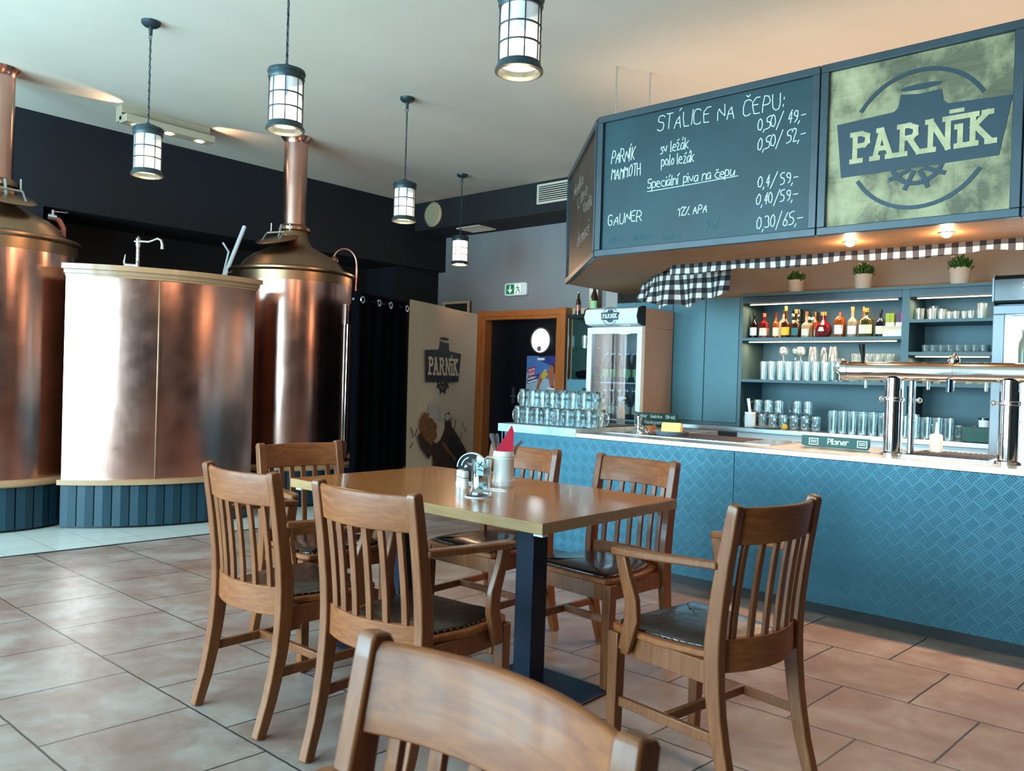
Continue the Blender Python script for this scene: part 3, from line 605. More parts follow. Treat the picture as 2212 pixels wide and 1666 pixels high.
pr('printed_beer','print_amber',blob(.47,.70,.24,.15,-.5),.003)
pr('printed_mug','print_brown',[(.22,.62),(.30,.50),(.50,.36),(.60,.42),(.62,.30),(.55,.20),(.60,.10),(.78,.06),(.92,.10),(.98,.22),(1.12,.17),(1.35,.15),(1.55,.22),(1.62,.32),(1.50,.42),(1.25,.60),(1.08,.70),(1.02,.86),(.92,.84),(.90,.66),(.80,.55),(.68,.52),(.45,.62),(.28,.66)],.002)
pr('printed_shadow','print_black',blob(.72,.17,.16,.12),.0035); pr('printed_shadow','print_black',blob(1.25,.33,.34,.13,-.75),.0035)
pr('printed_foam','print_foam',blob(.66,.86,.20,.09,-.2,30,.25),.0032); pr('printed_foam','print_foam',blob(.97,.80,.06,.04),.004)
b=MB(); b.strokes([[(.88,.50),(1.22,.30)]],F2,.04,.005); b.obj('printed_handle','print_amber',n_,smooth=False)
b=MB(); b.strokes([[(.05,.72),(.1,.66),(.1,.62)],[(.2,.7),(.14,.63)],[(.05,.52),(.1,.56)],[(1.08,.70),(1.1,.80)],[(1.18,.62),(1.2,.76)],[(1.35,.50),(1.4,.60)],[(1.42,.66),(1.45,.72)],[(1.5,.60),(1.52,.66)]],F2,.014,.002); b.obj('printed_splashes','print_brown',n_,smooth=False)
for i,z in enumerate((1.90,.84)):
    x,y=along(1.83); w=thing('wall_bracket','small black bracket between banner and door frame, %s one'%('upper' if i==0 else 'lower'),'bracket',(-7.60,7.98,z)); MB().box(-.07,.05,-.09,0,-.07,.07).obj('plate','black_plastic',w,bevel=.01)
# framed picture standing behind the banner
x,y=-7.80,7.9
f=thing('picture_frame','gilt picture frame peeking over the beige banner','picture',(-8.02,7.955,2.10))
b=MB(); b.prism([(-.26,-.3),(.26,-.3),(.26,.22),(-.26,.22)],XZ(0),0,.02); b.obj('print','soffit_paint',f,smooth=False)
b=MB(); 
for q in ((-.26,.26,.185,.22),(-.26,-.225,-.3,.22),(.225,.26,-.3,.22),(-.26,.26,-.3,-.265)): b.box(q[0],q[1],-.04,-.015,q[2],q[3])
b.obj('moulding','frame_gilt',f,bevel=.004)
# ================================================================ bar counter
BX0,BX1,BY=-4.05,1.6,4.525
bar=thing('bar_counter','long bar counter clad in blue painted tread plate with a steel top','bar',(0,0,0))
MB().box(BX0+.03,BX1,BY+.03,5.28,0,.855).obj('carcass','kick_dark',bar,smooth=False)
for a,c_ in ((BX0+.01,-2.172),(-2.168,-.30),(-.296,BX1)): MB().box(a,c_,BY,BY+.03,.06,.865).obj('front_panel','painted_tread_plate',bar,smooth=False)
MB().box(BX0,BX0+.03,BY,5.9,.06,.865).obj('end_panel','painted_tread_plate',bar,smooth=False)
MB().box(BX0+.02,BX1,BY+.012,BY+.03,0,.06).obj('kickboard','kick_dark',bar,smooth=False)
MB().box(-3.35,BX1,BY-.012,5.3,.866,.90).obj('steel_top','brushed_steel',bar,bevel=.004)
o=MB().box(BX0-.03,-3.35,BY-.012,5.35,.866,.925).obj('marble_top','marble',bar,bevel=.003); tag(o,'pale stone slab')
MB().box(BX0,-3.0,5.3,5.95,.83,.895).obj('side_worktop','grey_metal',bar,bevel=.004); MB().box(BX0+.03,-3.0,5.3,5.9,0,.83).obj('side_cabinet','teal_cabinet',bar,smooth=False)
MB().box(BX0,-3.37,BY+.10,5.30,.925,.931).obj('rubber_mat','black_plastic',bar,smooth=False)
b=MB(); b.box(-3.3,-2.05,4.75,5.26,.899,.903); o=b.obj('sink_rim','steel',bar,smooth=False)
b=MB(); b.box(-3.0,-2.3,4.80,5.22,.903,.906); b.obj('sink_basin','dark_mat',bar,smooth=False)
MB().box(-1.30,-.88,4.75,5.2,.90,.912).obj('drip_tray','steel',bar,bevel=.002)
b=MB(); 
for i in range(16): b.box(-1.28+.0256*i,-1.28+.0256*i+.012,4.77,5.18,.912,.916)
b.obj('drip_grid','dark_mat',bar,smooth=False)

ORD=['first','second','third','fourth','fifth','sixth','seventh','eighth','ninth','tenth','eleventh','twelfth']
# beer steins: dimpled glass mugs turned upside down in two tiers on the bar
def stein(name,glass,r=.044,h=.128,dim=True,n=24):
    t=thing(name,'x','beer mug')
    mod=(lambda a,z:1-.085*max(0,math.cos(6*a))*(1 if .03<z<h-.02 else 0)) if dim else None
    b=MB(); zz=[.0,.012,.035,.05,.06,.065,.08,h-.02,h-.006,h]
    b.lathe([(0,0),(r*.92,0),(r,.008)]+[(r*(1.0 if i%2 else .96),z) for i,z in enumerate(zz[2:-2])]+[(r*.97,h-.006),(r*.95,h),(r*.87,h),(r*.86,.02),(0,.018)],n=n,mod=mod); b.obj('glass_body',glass,t)
    b=MB(); b.tube([(r*.93,0,h*.82),(r*1.45,0,h*.86),(r*1.8,0,h*.68),(r*1.8,0,h*.38),(r*1.4,0,h*.2),(r*.93,0,h*.2)],.006,8); b.obj('handle',glass,t); return t
st=stein('beer_stein','cast_glass'); st['category']='beer mug'; first=True
def put_stein(x,y,z,rot,label,group):
    global first
    if first: o=st; first=False; o.location=(x,y,z)
    else: o=copy_tree(st); o.location=(x,y,z)
    o.rotation_euler=(PI,0,rot); o['label']=label; o['group']=group
h=.128
for tier,n,y0 in ((0,8,4.66),(1,7,4.66)):
    for row in range(2):
        for i in range(n):
            x=-3.99+.093*(i+tier*.5); z=.931+h*(tier+1)+.0012*tier
            lab='%s from left, upside-down dimpled beer mug, %s row of the %s tier'%(ORD[i],('front','rear')[row],('lower','upper')[tier])
            put_stein(x,y0+.10*row+(.003*i),z,random.choice((R(60),R(250),R(80),R(270))) if i<n-1 else 0,lab,'stacked mugs: %s tier %s row'%(('lower','upper')[tier],('front','rear')[row]))
# spray bottles
def sprayer(label,x,y,z,liq):
    t=thing('spray_bottle',label,'spray bottle',(x,y,z),R(-20),'spray bottles on the bar')
    MB().lathe([(0,0),(.030,0),(.033,.008),(.033,.13),(.028,.15),(.014,.175),(.013,.19),(0,.19)],n=24).obj('body','white_plastic',t)
    MB().lathe([(0,.188),(.016,.188),(.016,.205),(0,.205)],n=16).obj('collar','white_enamel',t)
    b=MB(); b.prism([(-.025,.205),(.02,.205),(.03,.222),(.05,.228),(.05,.245),(-.02,.25),(-.035,.235)],lambda u,v,w:(u,w,v),-.011,.011); b.obj('spray_head','white_enamel',t,bevel=.003)
    b=MB(); b.tube([(.02,0,.215),(.035,0,.19),(.045,0,.165)],.005,8); b.obj('trigger','white_enamel',t)
    o=MB().lathe([(0,.004),(.0336,.009),(.0336,.075),(0,.075)],n=24).obj('liquid',liq,t)
sprayer('white spray bottle half full of yellowish liquid beside the glass mugs',-3.42,4.90,.931,'label_cream')
sprayer('white spray bottle in front of the drinks fridge',-3.62,5.48,.896,'poster_sky')
# mixer tap, sponge, knife block etc.
t=thing('mixer_tap','chrome mixer tap on the bar beside the spray bottles','tap',(-3.05,4.85,.903),R(-30))
MB().lathe([(0,0),(.028,0),(.024,.01),(.017,.02),(.016,.09),(.022,.10),(.02,.12),(0,.125)],n=20).obj('body','chrome',t)
MB().tube([(0,0,.06),(.06,-.0,.05),(.12,0,.03),(.13,0,.015)],.012,10).obj('spout','chrome',t); MB().tube([(0,0,.12),(-.02,0,.14),(-.06,0,.15)],[.01,.007,.006],8).obj('lever','chrome',t)
t=thing('sponge','thick yellow sponge propped in a steel dish on the bar','sponge',(-2.83,4.92,.915),R(10)); o=MB().box(-.07,.07,-.025,.025,0,.075).obj('sponge_block','yellow_sponge',t,bevel=.006); o.rotation_euler=(R(-12),0,0)
t=thing('steel_dish','shallow grey dish under the yellow sponge','dish',(-2.83,4.92,.903)); MB().lathe([(0,0),(.10,0),(.125,.03),(.12,.032),(.095,.008),(0,.008)],n=32).obj('bowl','grey_metal',t)
def runner(label,x,y,z,L,Hh,rot,lines,cat='bar mat'):
    t=thing('bar_mat',label,cat,(x,y,z),rot); F=XZ(-.012)
    b=MB(); b.prism([(-L/2,Hh*.12),(-L/2+.03,0),(L/2-.01,0),(L/2,.02),(L/2,Hh),(-L/2,Hh)],XZ(.012),0,.024); b.obj('rubber_strip','green_rubber',t,bevel=.003)
    b=MB()
    for tx,a,z0,w,hh in lines: b.strokes(write(tx,a,z0,a+w,z0,hh,.1),F,hh*.17,.0015)
    b.obj('lettering','chalk',t,smooth=False); return t
runner('dark green bar mat with several white beer names standing upright behind the tap',-3.52,5.86,.897,.40,.115,0,[('Budvar',-.18,.075,.10,.028),('Gambrinus',-.045,.075,.11,.024),('Birell',.10,.075,.085,.026),('Radegast',-.10,.025,.16,.026),('pivo',-.18,.03,.05,.016)])
t=runner('long green bar mat with white lettering lying at the beer taps',-1.72,4.93,.904,.40,.066,0,[('Pilsner',-.04,.022,.12,.030)])
b=MB(); F=XZ(-.012)
for cx_ in (-.125,.160):
    b.strokes([[(cx_-.026,.014),(cx_+.026,.014),(cx_+.026,.05),(cx_-.026,.05),(cx_-.026,.014)],[(cx_-.016,.028),(cx_+.016,.028)],[(cx_-.016,.038),(cx_+.016,.038)]],F,.005,.0015)
b.obj('crest','chalk',t,smooth=False)
t=thing('cork_coaster_stack','small brown round pot on the bar behind the spray bottle','pot',(-3.12,5.12,.904)); MB().lathe([(0,0),(.04,0),(.043,.04),(.038,.045),(0,.045)],n=20).obj('pot','cork_block',t)
# beer tap tower
t=thing('beer_tower','chrome beer tap tower, a long pipe on two columns','beer tap',(0,4.80,.90))
b=MB(); b.tube([(-1.63,0,.468),(-1.61,0,.468),(.55,0,.468)],.052,28); b.obj('cross_pipe','chrome',t)
MB().tube([(-1.645,0,.468),(-1.61,0,.468)],.058,28).obj('pipe_cap','chrome',t)
for x in (-1.36,-.80):
    b=MB(); b.lathe([(.062,0),(.062,.012),(.048,.02),(.048,.43)],(x,0,0),28); b.obj('column','chrome',t); b=MB(); b.lathe([(.050,.30),(.055,.305),(.055,.318),(.050,.323)],(x,0,0),28); b.obj('column_collar','steel',t)
    b=MB(); b.tube([(x+.085,.03,0),(x+.085,.03,.44)],.018,12); b.obj('side_pipe','steel',t)
    for s_ in (-.07,.13): MB().sphere((x+s_,0,.31),.016).obj('valve_knob','chrome',t)
MB().tube([(-1.075,0,.468),(-1.06,0,.468)],.058,28).obj('pipe_band','chrome',t)
MB().lathe([(0,0),(.028,0),(.03,.02),(.012,.05),(0,.055)],(-1.065,0,.515),16).obj('pipe_finial','chrome',t)
for i,x in enumerate((-1.53,-1.20,-1.08,-.92,-.6)):
    b=MB(); b.tube([(x,.05,.43),(x,.05,.37)],.009,10); b.obj('spout','steel',t)
b=MB(); b.tube([(-1.075,-.03,.43),(-1.075,-.03,.36)],[.016,.02],12); o=b.obj('tap_nozzle','liquor_dark_blue',t); tag(o,'blue plastic nozzle')
b=MB(); b.tube([(-1.53,-.01,.515),(-1.53,-.015,.56),(-1.535,-.02,.62)],[.010,.013,.020],12); o=b.obj('tap_handle','black_plastic',t); tag(o,'black tap handle')
t=thing('squeeze_bottle','small translucent squeeze bottle with pointed nozzle on the drip tray','bottle',(-1.20,5.06,.916)); MB().lathe([(0,0),(.032,0),(.034,.01),(.034,.09),(.03,.10),(.008,.105),(.004,.17),(0,.171)],n=20).obj('body','white_plastic',t)

# ================================================================ hanging canopy with boards
Z0,Z1=2.11,3.06; Yc=7.16
cn=thing('bar_canopy','hanging canopy box over the bar with dark frame and wooden underside','canopy')
out=[(-3.215,4.525),(2.2,4.525),(2.2,Yc),(-4.33,Yc),(-4.33,5.67)]
inn=[(-2.98,5.10),(2.0,5.10),(2.0,Yc-.02),(-3.72,Yc-.02),(-3.72,5.98)]
b=MB()
def ring(z):
    A=[b.bm.verts.new((x,y,z)) for x,y in out]; B=[b.bm.verts.new((x,y,z)) for x,y in inn]; return A,B
A,B=ring(Z0); A2,B2=ring(Z0+.03)
for i in range(5):
    j=(i+1)%5; b.face([A[i],A[j],B[j],B[i]]); b.face([A2[i],A2[j],B2[j],B2[i]]); b.face([A[i],A[j],A2[j],A2[i]]); b.face([B[i],B[j],B2[j],B2[i]])
b.obj('underside','canopy_wood',cn,smooth=False)
b=MB(); b.box(2.17,2.2,4.54,Yc,Z0+.03,Z1)
def wallseg(p,q,z0,z1,th=.02):
    d=(Vector(q)-Vector(p)); n_=Vector((-d.y,d.x)).normalized()*th
    b.prism([p,q,(q[0]+n_.x,q[1]+n_.y),(p[0]+n_.x,p[1]+n_.y)],lambda u,v,w:(u,v,w),z0,z1)
wallseg((-3.215,4.545),(2.2,4.545),Z0+.03,Z1); wallseg((-4.31,5.67),(-3.205,4.545),Z0+.03,Z1); wallseg((-4.31,Yc),(-4.31,5.67),Z0+.03,Z1)
b.obj('casing','board_frame',cn,smooth=False)
b=MB(); b.prism([(-3.2,4.56),(2.15,4.56),(2.15,7.0),(-4.28,7.0),(-4.28,5.67)],lambda u,v,w:(u,v,w),Z1-.03,Z1-.01); b.obj('top_board','kick_dark',cn,smooth=False)
for x,y in ((-3.425,4.99),(-3.294,5.245),(-.6,5.1)): MB().tube([(x,y,Z1-.02),(x,y,CE)],.006,8).obj('suspension_rod','brushed_steel',cn)
def framed(name,label,cat,x0,x1,z0,z1,panelmat,origin=(0,4.525,0),rot=0,fw=.045):
    t=thing(name,label,cat,origin,rot); b=MB()
    b.box(x0,x1,-.035,.0,z0,z0+fw); b.box(x0,x1,-.035,.0,z1-fw,z1); b.box(x0,x0+fw,-.035,0,z0+fw,z1-fw); b.box(x1-fw,x1,-.035,0,z0+fw,z1-fw); b.obj('frame','board_frame',t,bevel=.004)
    MB().box(x0+fw,x1-fw,-.012,.0,z0+fw,z1-fw).obj('panel',panelmat,t,smooth=False); return t
mb=framed('menu_board','large chalkboard menu with hand-written beer prices above the bar','chalkboard',-3.225,-1.715,Z0,Z1,'chalkboard')
F=XZ(-.012); b=MB()
TX=[('STÁLICE NA ČEPU:',-2.769,2.893,-1.935,2.866,0.092),('PARNÍK',-3.119,2.734,-2.935,2.732,0.085),('MAMMOTH',-3.115,2.621,-2.885,2.626,0.08),('sv ležák',-2.74,2.739,-2.54,2.743,0.066),('polo ležák',-2.73,2.657,-2.498,2.651,0.066),
('Speciální piva na čepu',-2.829,2.527,-2.225,2.527,0.058),('0,50/ 49,-',-2.083,2.764,-1.80,2.784,0.072),('0,50/ 52,-',-2.082,2.649,-1.80,2.672,0.072),('0,4/ 59,-',-2.072,2.429,-1.83,2.435,0.066),('0,40/59,-',-2.08,2.327,-1.83,2.335,0.065),('0,30/65,-',-2.072,2.185,-1.80,2.195,0.072),('GAUNER',-3.13,2.317,-2.87,2.324,0.070),('12% APA',-2.6,2.321,-2.40,2.328,0.052)]
for tx,a,z0,c_,z1,h in TX:
    b=MB(); b.strokes(write(tx,a,z0,c_,z1,h,.4,1.2),F,.0048,.0012); b.obj('chalk_writing','chalk',mb,smooth=False)
b=MB(); b.strokes([[(-2.83,2.507),(-2.5,2.512),(-2.2,2.520)]],F,.004,.001); b.obj('chalk_underline','chalk',mb,smooth=False)
b=MB(); b.strokes(write('MAMA - malina +',-3.12,2.195,-2.75,2.20,.05,.3)+write('maku',-2.7,2.18,-2.58,2.18,.04,.3)+write('10/',-2.40,2.22,-2.31,2.22,.06,.3),F,.005,.001); b.obj('wiped_writing','chalk_dim',mb,smooth=False)
sg=framed('brewery_sign','stained pine sign with the dark brewery logo above the bar','sign',-1.71,-.735,Z0,Z1,'stained_pine')
logo(sg,XZ(-.012),-1.205,2.575,.83,'sign_dark','sign_letter')
framed('sign_board','dark framed board right of the pine sign, cut off by the picture edge','board',-.73,.2,Z0,Z1,'chalkboard')
sb=framed('side_board','narrow slanted chalkboard on the chamfered left end of the canopy','chalkboard',0,1.58,Z0,Z1,'side_chalkboard',(-4.335,5.665,0),math.atan2(4.525-5.665,-3.215+4.335))
for tx,a,z_,c_ in (('Nealko',.30,2.80,.85),('Limo',.55,2.66,1.1),('Voda',.9,2.53,1.3),('domaci',.6,2.34,1.2)):
    b=MB(); b.strokes(write(tx,a,z_,c_,z_,.10,.5),XZ(-.012),.006,.001); b.obj('chalk_writing','chalk_soft',sb,smooth=False)
for i,(x,y) in enumerate(((-1.62,4.776),(-1.11,4.751),(-.45,4.76),(.3,4.76))):
    t=thing('downlight',('glowing downlight in the canopy underside below the menu board corner','glowing downlight in the canopy underside below the pine sign','downlight under the dark framed board, nearest the pine sign','last downlight under the dark framed board, farthest right')[i],'downlight',(x,y,Z0)); MB().lathe([(.03,-.002),(.042,-.004),(.045,0),(.03,0)],n=24).obj('bezel','brushed_steel',t); MB().sphere((0,0,-.008),.026,14,0,.7).obj('bulb','downlight_glow',t)
# gingham valance along the inner edge and a loose cloth drape
def cloth(name,label,path,z0,z1f,wav,n=140,dens=22):
    L=[0]
    for p,q in zip(path,path[1:]): L.append(L[-1]+math.dist(p,q))
    def at(s):
        for i in range(len(path)-1):
            if s<=L[i+1]+1e-9:
                k=(s-L[i])/(L[i+1]-L[i]); return (path[i][0]+(path[i+1][0]-path[i][0])*k,path[i][1]+(path[i+1][1]-path[i][1])*k,Vector((-(path[i+1][1]-path[i][1]),path[i+1][0]-path[i][0])).normalized())
        return at(L[-1]-1e-6)
    b=MB()
    def f(u,v):
        s=u*L[-1]; x,y,n_=at(s); o=wav*v*math.sin(s*dens)+wav*.5*v*math.sin(s*dens*.37+1); z=z0-v*z1f(s/L[-1]); return (x+n_.x*o,y+n_.y*o,z)
    b.grid(f,n,8,uv=lambda u,v:(u*L[-1]*1.08,v*z1f(u)))
    t=b.obj(name,'gingham',fix=False); tag(t,label,'cloth'); return t
cloth('gingham_valance','long black and white gingham valance under the canopy',[(2.0,5.09),(-2.98,5.09)],Z0+.01,lambda u:.062+.025*abs(math.sin(u*21)),.012,260)
cloth('gingham_drape','loose gingham cloth sagging low from the canopy beside the menu board',[(-2.66,5.40),(-3.30,5.45),(-3.75,5.95)],Z0+.02,lambda u:.17+.11*math.sin(PI*min(1,u*1.25+.05))**1.0+.02*math.sin(u*30),.045,90,26)

# ================================================================ back bar: cabinets, shelves, counter
YC=6.68
cb=thing('tall_cabinet','tall teal cabinet with flat doors beside the drinks fridge','cabinet')
MB().box(-4.5,-3.20,YC+.022,7.15,0,2.04).obj('carcass','shelf_paint',cb,smooth=False)
for a,c_ in ((-4.5,-3.868),(-3.862,-3.532),(-3.526,-3.20)): MB().box(a,c_,YC,YC+.02,.93,2.04).obj('door','teal_cabinet',cb,bevel=.003)
for a,c_ in ((-4.5,-3.868),(-3.862,-3.532),(-3.526,-3.20)): MB().box(a,c_,YC,YC+.02,.08,.9).obj('lower_door','teal_cabinet',cb,bevel=.003)
su=thing('shelf_unit','teal open shelf unit with bottles and glasses behind the bar','shelf')
for a,c_ in ((-3.195,-3.165),(-1.855,-1.80),(-1.225,-1.195)): MB().box(a,c_,YC,7.12,.906,2.045).obj('side_panel','shelf_paint',su,smooth=False)
MB().box(-3.165,-1.225,7.12,7.15,.906,2.045).obj('back_panel','shelf_paint',su,smooth=False)
MB().box(-3.195,-1.195,YC-.005,7.15,2.045,2.07).obj('top_board','shelf_paint',su,smooth=False)
for a,c_ in ((-3.163,-1.857),(-1.798,-1.227)): MB().box(a,c_,YC+.002,YC+.02,1.985,2.043).obj('fascia','board_frame',su,smooth=False)
SL={}
for a,c_,z in ((-3.165,-1.855,1.66),(-3.165,-1.855,1.297),(-1.80,-1.225,1.787),(-1.80,-1.225,1.537),(-1.80,-1.225,1.297)): MB().box(a,c_,YC+.002,7.12,z,z+.024).obj('shelf_board','shelf_paint',su,smooth=False)
for i,(x0,x1,z) in enumerate(((-3.12,-1.9,1.98),(-3.12,-1.9,1.652),(-1.76,-1.26,1.98),(-1.76,-1.26,1.53))):
    t=thing('light_strip',('warm light strip above the liquor bottles','warm light strip above the middle glasses','warm light strip above the small glasses at right','warm light strip above the lowest shelf at right')[i],'light'); MB().box(x0,x1,YC+.04,YC+.055,z-.008,z).obj('strip','strip_glow',t,smooth=False)
    area('shelf_strip_light',((x0+x1)/2,YC+.09,z-.012),(0,0,0),x1-x0,.03,7*(x1-x0),WARM)
bc=thing('back_counter','steel-edged low counter under the teal shelves','counter')
b=MB(); b.prism([(-3.82,6.46),(-1.16,6.46),(-1.16,7.14),(-3.185,7.14),(-3.185,6.672),(-3.82,6.672)],lambda u,v,w:(u,v,w),.868,.905); b.obj('steel_top','brushed_steel',bc,bevel=.003)
b=MB(); b.prism([(-3.82,6.50),(-1.16,6.50),(-1.16,7.14),(-3.185,7.14),(-3.185,6.672),(-3.82,6.672)],lambda u,v,w:(u,v,w),0,.866); b.obj('carcass','white_enamel',bc,smooth=False)
MB().box(-3.82,-3.1,6.485,6.50,.05,.86).obj('dark_front','kick_dark',bc,smooth=False)

# bottles: profile builder
def bottle(name,label,x,y,z,r,h,neck,liq,lab=None,cap='gold_cap',shape='tall',sq=False,group='liquor bottles on the top shelf',scalelab=(.18,.5)):
    t=thing(name,label,'bottle',(x,y,z),random.uniform(-.3,.3),group); hs=h*neck
    if shape=='globe': pr_=[(0,0),(r*.6,0),(r*.95,h*.15),(r,h*.32),(r*.9,h*.48),(r*.45,h*.6),(r*.25,h*.68),(r*.27,h*.88),(0,h*.88)]
    else: pr_=[(0,0),(r*.95,0),(r,.006),(r,hs*.92),(r*.85,hs*1.02),(r*.38,hs*1.15),(r*.3,hs*1.22),(r*.3,h*.88),(0,h*.88)]
    mod=(lambda a,zz:1/max(abs(math.cos(a)),abs(math.sin(a)))**.75*.86) if sq else None
    MB().lathe(pr_,n=24,mod=mod).obj('glass_body',liq,t)
    MB().lathe([(0,h*.86),(r*.36,h*.86),(r*.36,h),(0,h)],n=14).obj('cap',cap,t)
    if lab and shape!='globe':
        b=MB(); k=1.03; n=10; a0,a1=R(-150),R(-30)
        b.grid(lambda u,v:(r*k*math.cos(a0+(a1-a0)*u)*(mod(a0+(a1-a0)*u,0) if mod else 1),r*k*math.sin(a0+(a1-a0)*u)*(mod(a0+(a1-a0)*u,0) if mod else 1),hs*(scalelab[0]+v*scalelab[1])),n,1); b.obj('label',lab,t,fix=False)
    elif lab: MB().prism([(-r*.35,h*.24),(r*.35,h*.24),(r*.2,h*.4),(-r*.2,h*.4)],XZ(-r*.97),0,.003).obj('label',lab,t,smooth=False)
    return t
YB=6.80; ZB=1.685
LB=[('short black liquor bottle with a skull emblem at the left end of the top shelf',-3.115,.034,.235,.6,'black','label_white','black_plastic','tall',0,0),
('pink-amber liquor bottle with ornate label, second on the top shelf',-3.02,.04,.22,.6,'red','label_cream','liquor_pink','tall',1,0),
('slim amber bottle behind the ornate pink bottle on the top shelf',-2.955,.03,.235,.62,'amber','label_cream','liquor_red','tall',0,.10),
('pale round-shouldered bottle at the back left of the top shelf',-2.895,.042,.255,.6,'pale',None,'black_plastic','tall',0,.12),
('tall bottle with small yellow label on the top shelf',-2.825,.038,.275,.5,'brown','tile_lemon','gold_cap','tall',0,0),
('bottle with teal and white label on the top shelf',-2.735,.036,.245,.52,'brown','label_teal','gold_cap','tall',0,0),
('squat copper-capped pale spirit bottle on the top shelf',-2.645,.038,.225,.5,'pale','label_cream','copper_trim','tall',1,0),
('slim bottle with tall copper cap on the top shelf',-2.60,.026,.225,.62,'amber',None,'copper_trim','tall',0,.08),
('round red decanter bottle with golden neck on the top shelf',-2.50,.07,.215,.6,'red','label_white','gold_cap','globe',0,0),
('square white-labelled bottle with green text panel on the top shelf',-2.365,.043,.21,.72,'amber','label_white','copper_trim','tall',1,0),
('bottle with round black emblem on a white label on the top shelf',-2.265,.038,.25,.55,'pale','label_white','gold_cap','tall',0,0),
('tall gold-necked bottle behind the emblem bottle on the top shelf',-2.215,.032,.26,.55,'amber',None,'gold_cap','tall',0,.12),
('olive green bottle with cream label on the top shelf',-2.155,.056,.235,.62,'olive','label_cream','gold_cap','tall',0,0),
('dark bottle with grey crest label right of the olive bottle',-2.045,.037,.22,.58,'dark_blue','label_cream','black_plastic','tall',0,0)]
for lab,x,r_,h_,nk,liq,lb,cp,shp,sq,dy in LB: bottle('liquor_bottle',lab,x,YB+dy,ZB,r_,h_,nk,'liquor_'+liq,lb,cp,shp,sq)
for i,x in enumerate((-2.80,-2.66)):
    t=thing('gift_tube',('dark green gift tube with pale text behind the bottles, left one','dark green gift tube with pale text behind the bottles, right one')[i],'box',(x,6.99,ZB)); MB().lathe([(0,0),(.045,0),(.045,.26-.03*i),(0,.26-.03*i)],n=24).obj('tube','liquor_green',t)
    b=MB(); b.strokes(write('Single',-.032,.20-.03*i,.032,.20-.03*i,.022)+write('malt',-.028,.15-.03*i,.028,.15-.03*i,.022),XZ(-.045),.005,.002); b.obj('lettering','chalk',t,smooth=False)
t=thing('white_carton','flat white carton at the right end of the top bottle shelf','box',(-1.935,6.80,ZB)); MB().box(-.075,.065,-.06,.06,0,.045).obj('carton','label_white',t,smooth=False); MB().box(-.075,.065,-.05,.06,.046,.085).obj('upper_carton','box_cream',t,smooth=False)
for i,(c_,n__) in enumerate((('lime','lime green'),('lime','yellow-green'),('violet','violet'),('magenta','magenta'))):
    t=thing('tea_box','slim %s tea box standing on the white cartons'%n__,'box',(-1.985+.033*i+(.012 if i>1 else 0),6.80,ZB+.086)); MB().box(-.015,.015,-.03,.03,0,.028).obj('base','label_white',t,smooth=False); MB().box(-.015,.015,-.03,.03,.028,.10).obj('sleeve','box_'+c_,t,smooth=False)

# glasses
def tumbler(nm,r0,r1,h,glass='bar_glass',cat='glass',n=16):
    b=MB(); b.lathe([(0,.002),(r0,0),(r1,h),(r1-.0025,h),(r0-.003,.012),(0,.010)],n=n); return tag(b.obj(nm,glass),'x',cat)
def goblet(nm,r,h,glass='bar_glass'):
    b=MB(); b.lathe([(0,.002),(r*.75,0),(r*.7,.004),(.005,.012),(.004,h*.3),(r*.5,h*.38),(r*.95,h*.55),(r,h*.7),(r*.8,h),(r*.78,h),(r*.97,h*.7),(r*.9,h*.56),(0,h*.42)],n=20); return tag(b.obj(nm,glass),'x','glass')
def place(proto,spots,label,group,rot=0):
    for i,(x,y,z) in enumerate(spots):
        o=proto if proto.get('label')=='x' else copy_tree(proto)
        o.location=(x,y,z); o.rotation_euler=(rot,0,random.uniform(0,6)); o['label']=nth(label,i,len(spots)); o['group']=group
def nth(label,i,n):
    if n==1: return label
    return '%s from left, %s'%(ORD[i],label)
rnd=lambda a:random.uniform(-a,a)
tall=tumbler('highball_glass',.028,.034,.16); place(tall,[(-3.03+.078*i+rnd(.004),YB+.03+rnd(.01),1.322) for i in range(8)],'clear straight glass in the front row of the middle shelf','middle shelf glasses, front row')
t2=tumbler('highball_glass',.028,.034,.165); place(t2,[(-3.0+.078*i+rnd(.004),6.93,1.322) for i in range(8)],'clear straight glass in the rear row of the middle shelf','middle shelf glasses, rear row')
g=goblet('snifter_glass',.04,.125); place(g,[(-2.86,6.86,1.484),(-2.80,6.97,1.489),(-2.70,6.84,1.484)],'snifter glass standing on the middle shelf tumblers','snifters standing on tumblers')
p=tumbler('pint_glass',.030,.042,.125); place(p,[(-2.60,6.85,1.61),(-2.54,6.95,1.612),(-2.43,6.85,1.61)],'upturned pint glass on the middle shelf tumblers','pints on tumblers',PI)
g2=goblet('wine_goblet',.055,.19); place(g2,[(-2.37,6.84,1.322)],'big round goblet at the right end of the middle shelf tumblers','goblet')
t3=tumbler('wine_tumbler',.034,.044,.115); place(t3,[(-2.24+.085*i,6.80+.02*(i%2),1.322) for i in range(4)],'wide tumbler right of the big middle shelf goblet','wide tumblers')
t4=tumbler('wine_tumbler',.034,.044,.115); place(t4,[(-2.24+.085*i,6.85,1.4385) for i in range(4)],'stacked wide tumbler behind the black tap handle','stacked wide tumblers')
a=tumbler('shot_glass',.018,.022,.06); place(a,[(-1.60+.05*i,6.78+.03*(i%2),1.813) for i in range(6)],'small shot glass on the upper right shelf','shot glasses upper right')
a=tumbler('tea_glass',.030,.034,.09); place(a,[(-1.76,6.80,1.813),(-1.69,6.86,1.813),(-1.62,6.9,1.813)],'medium clear glass on the upper right shelf','tea glasses upper right')
a=tumbler('tall_tumbler',.030,.034,.115); place(a,[(-1.33,6.80,1.813)],'tallest clear glass at the right end of the upper right shelf','tall tumbler upper right')
a=tumbler('jug_glass',.035,.042,.12); place(a,[(-1.70,6.98,1.813)],'large clear glass at the back left of the upper right shelf','jug glass')
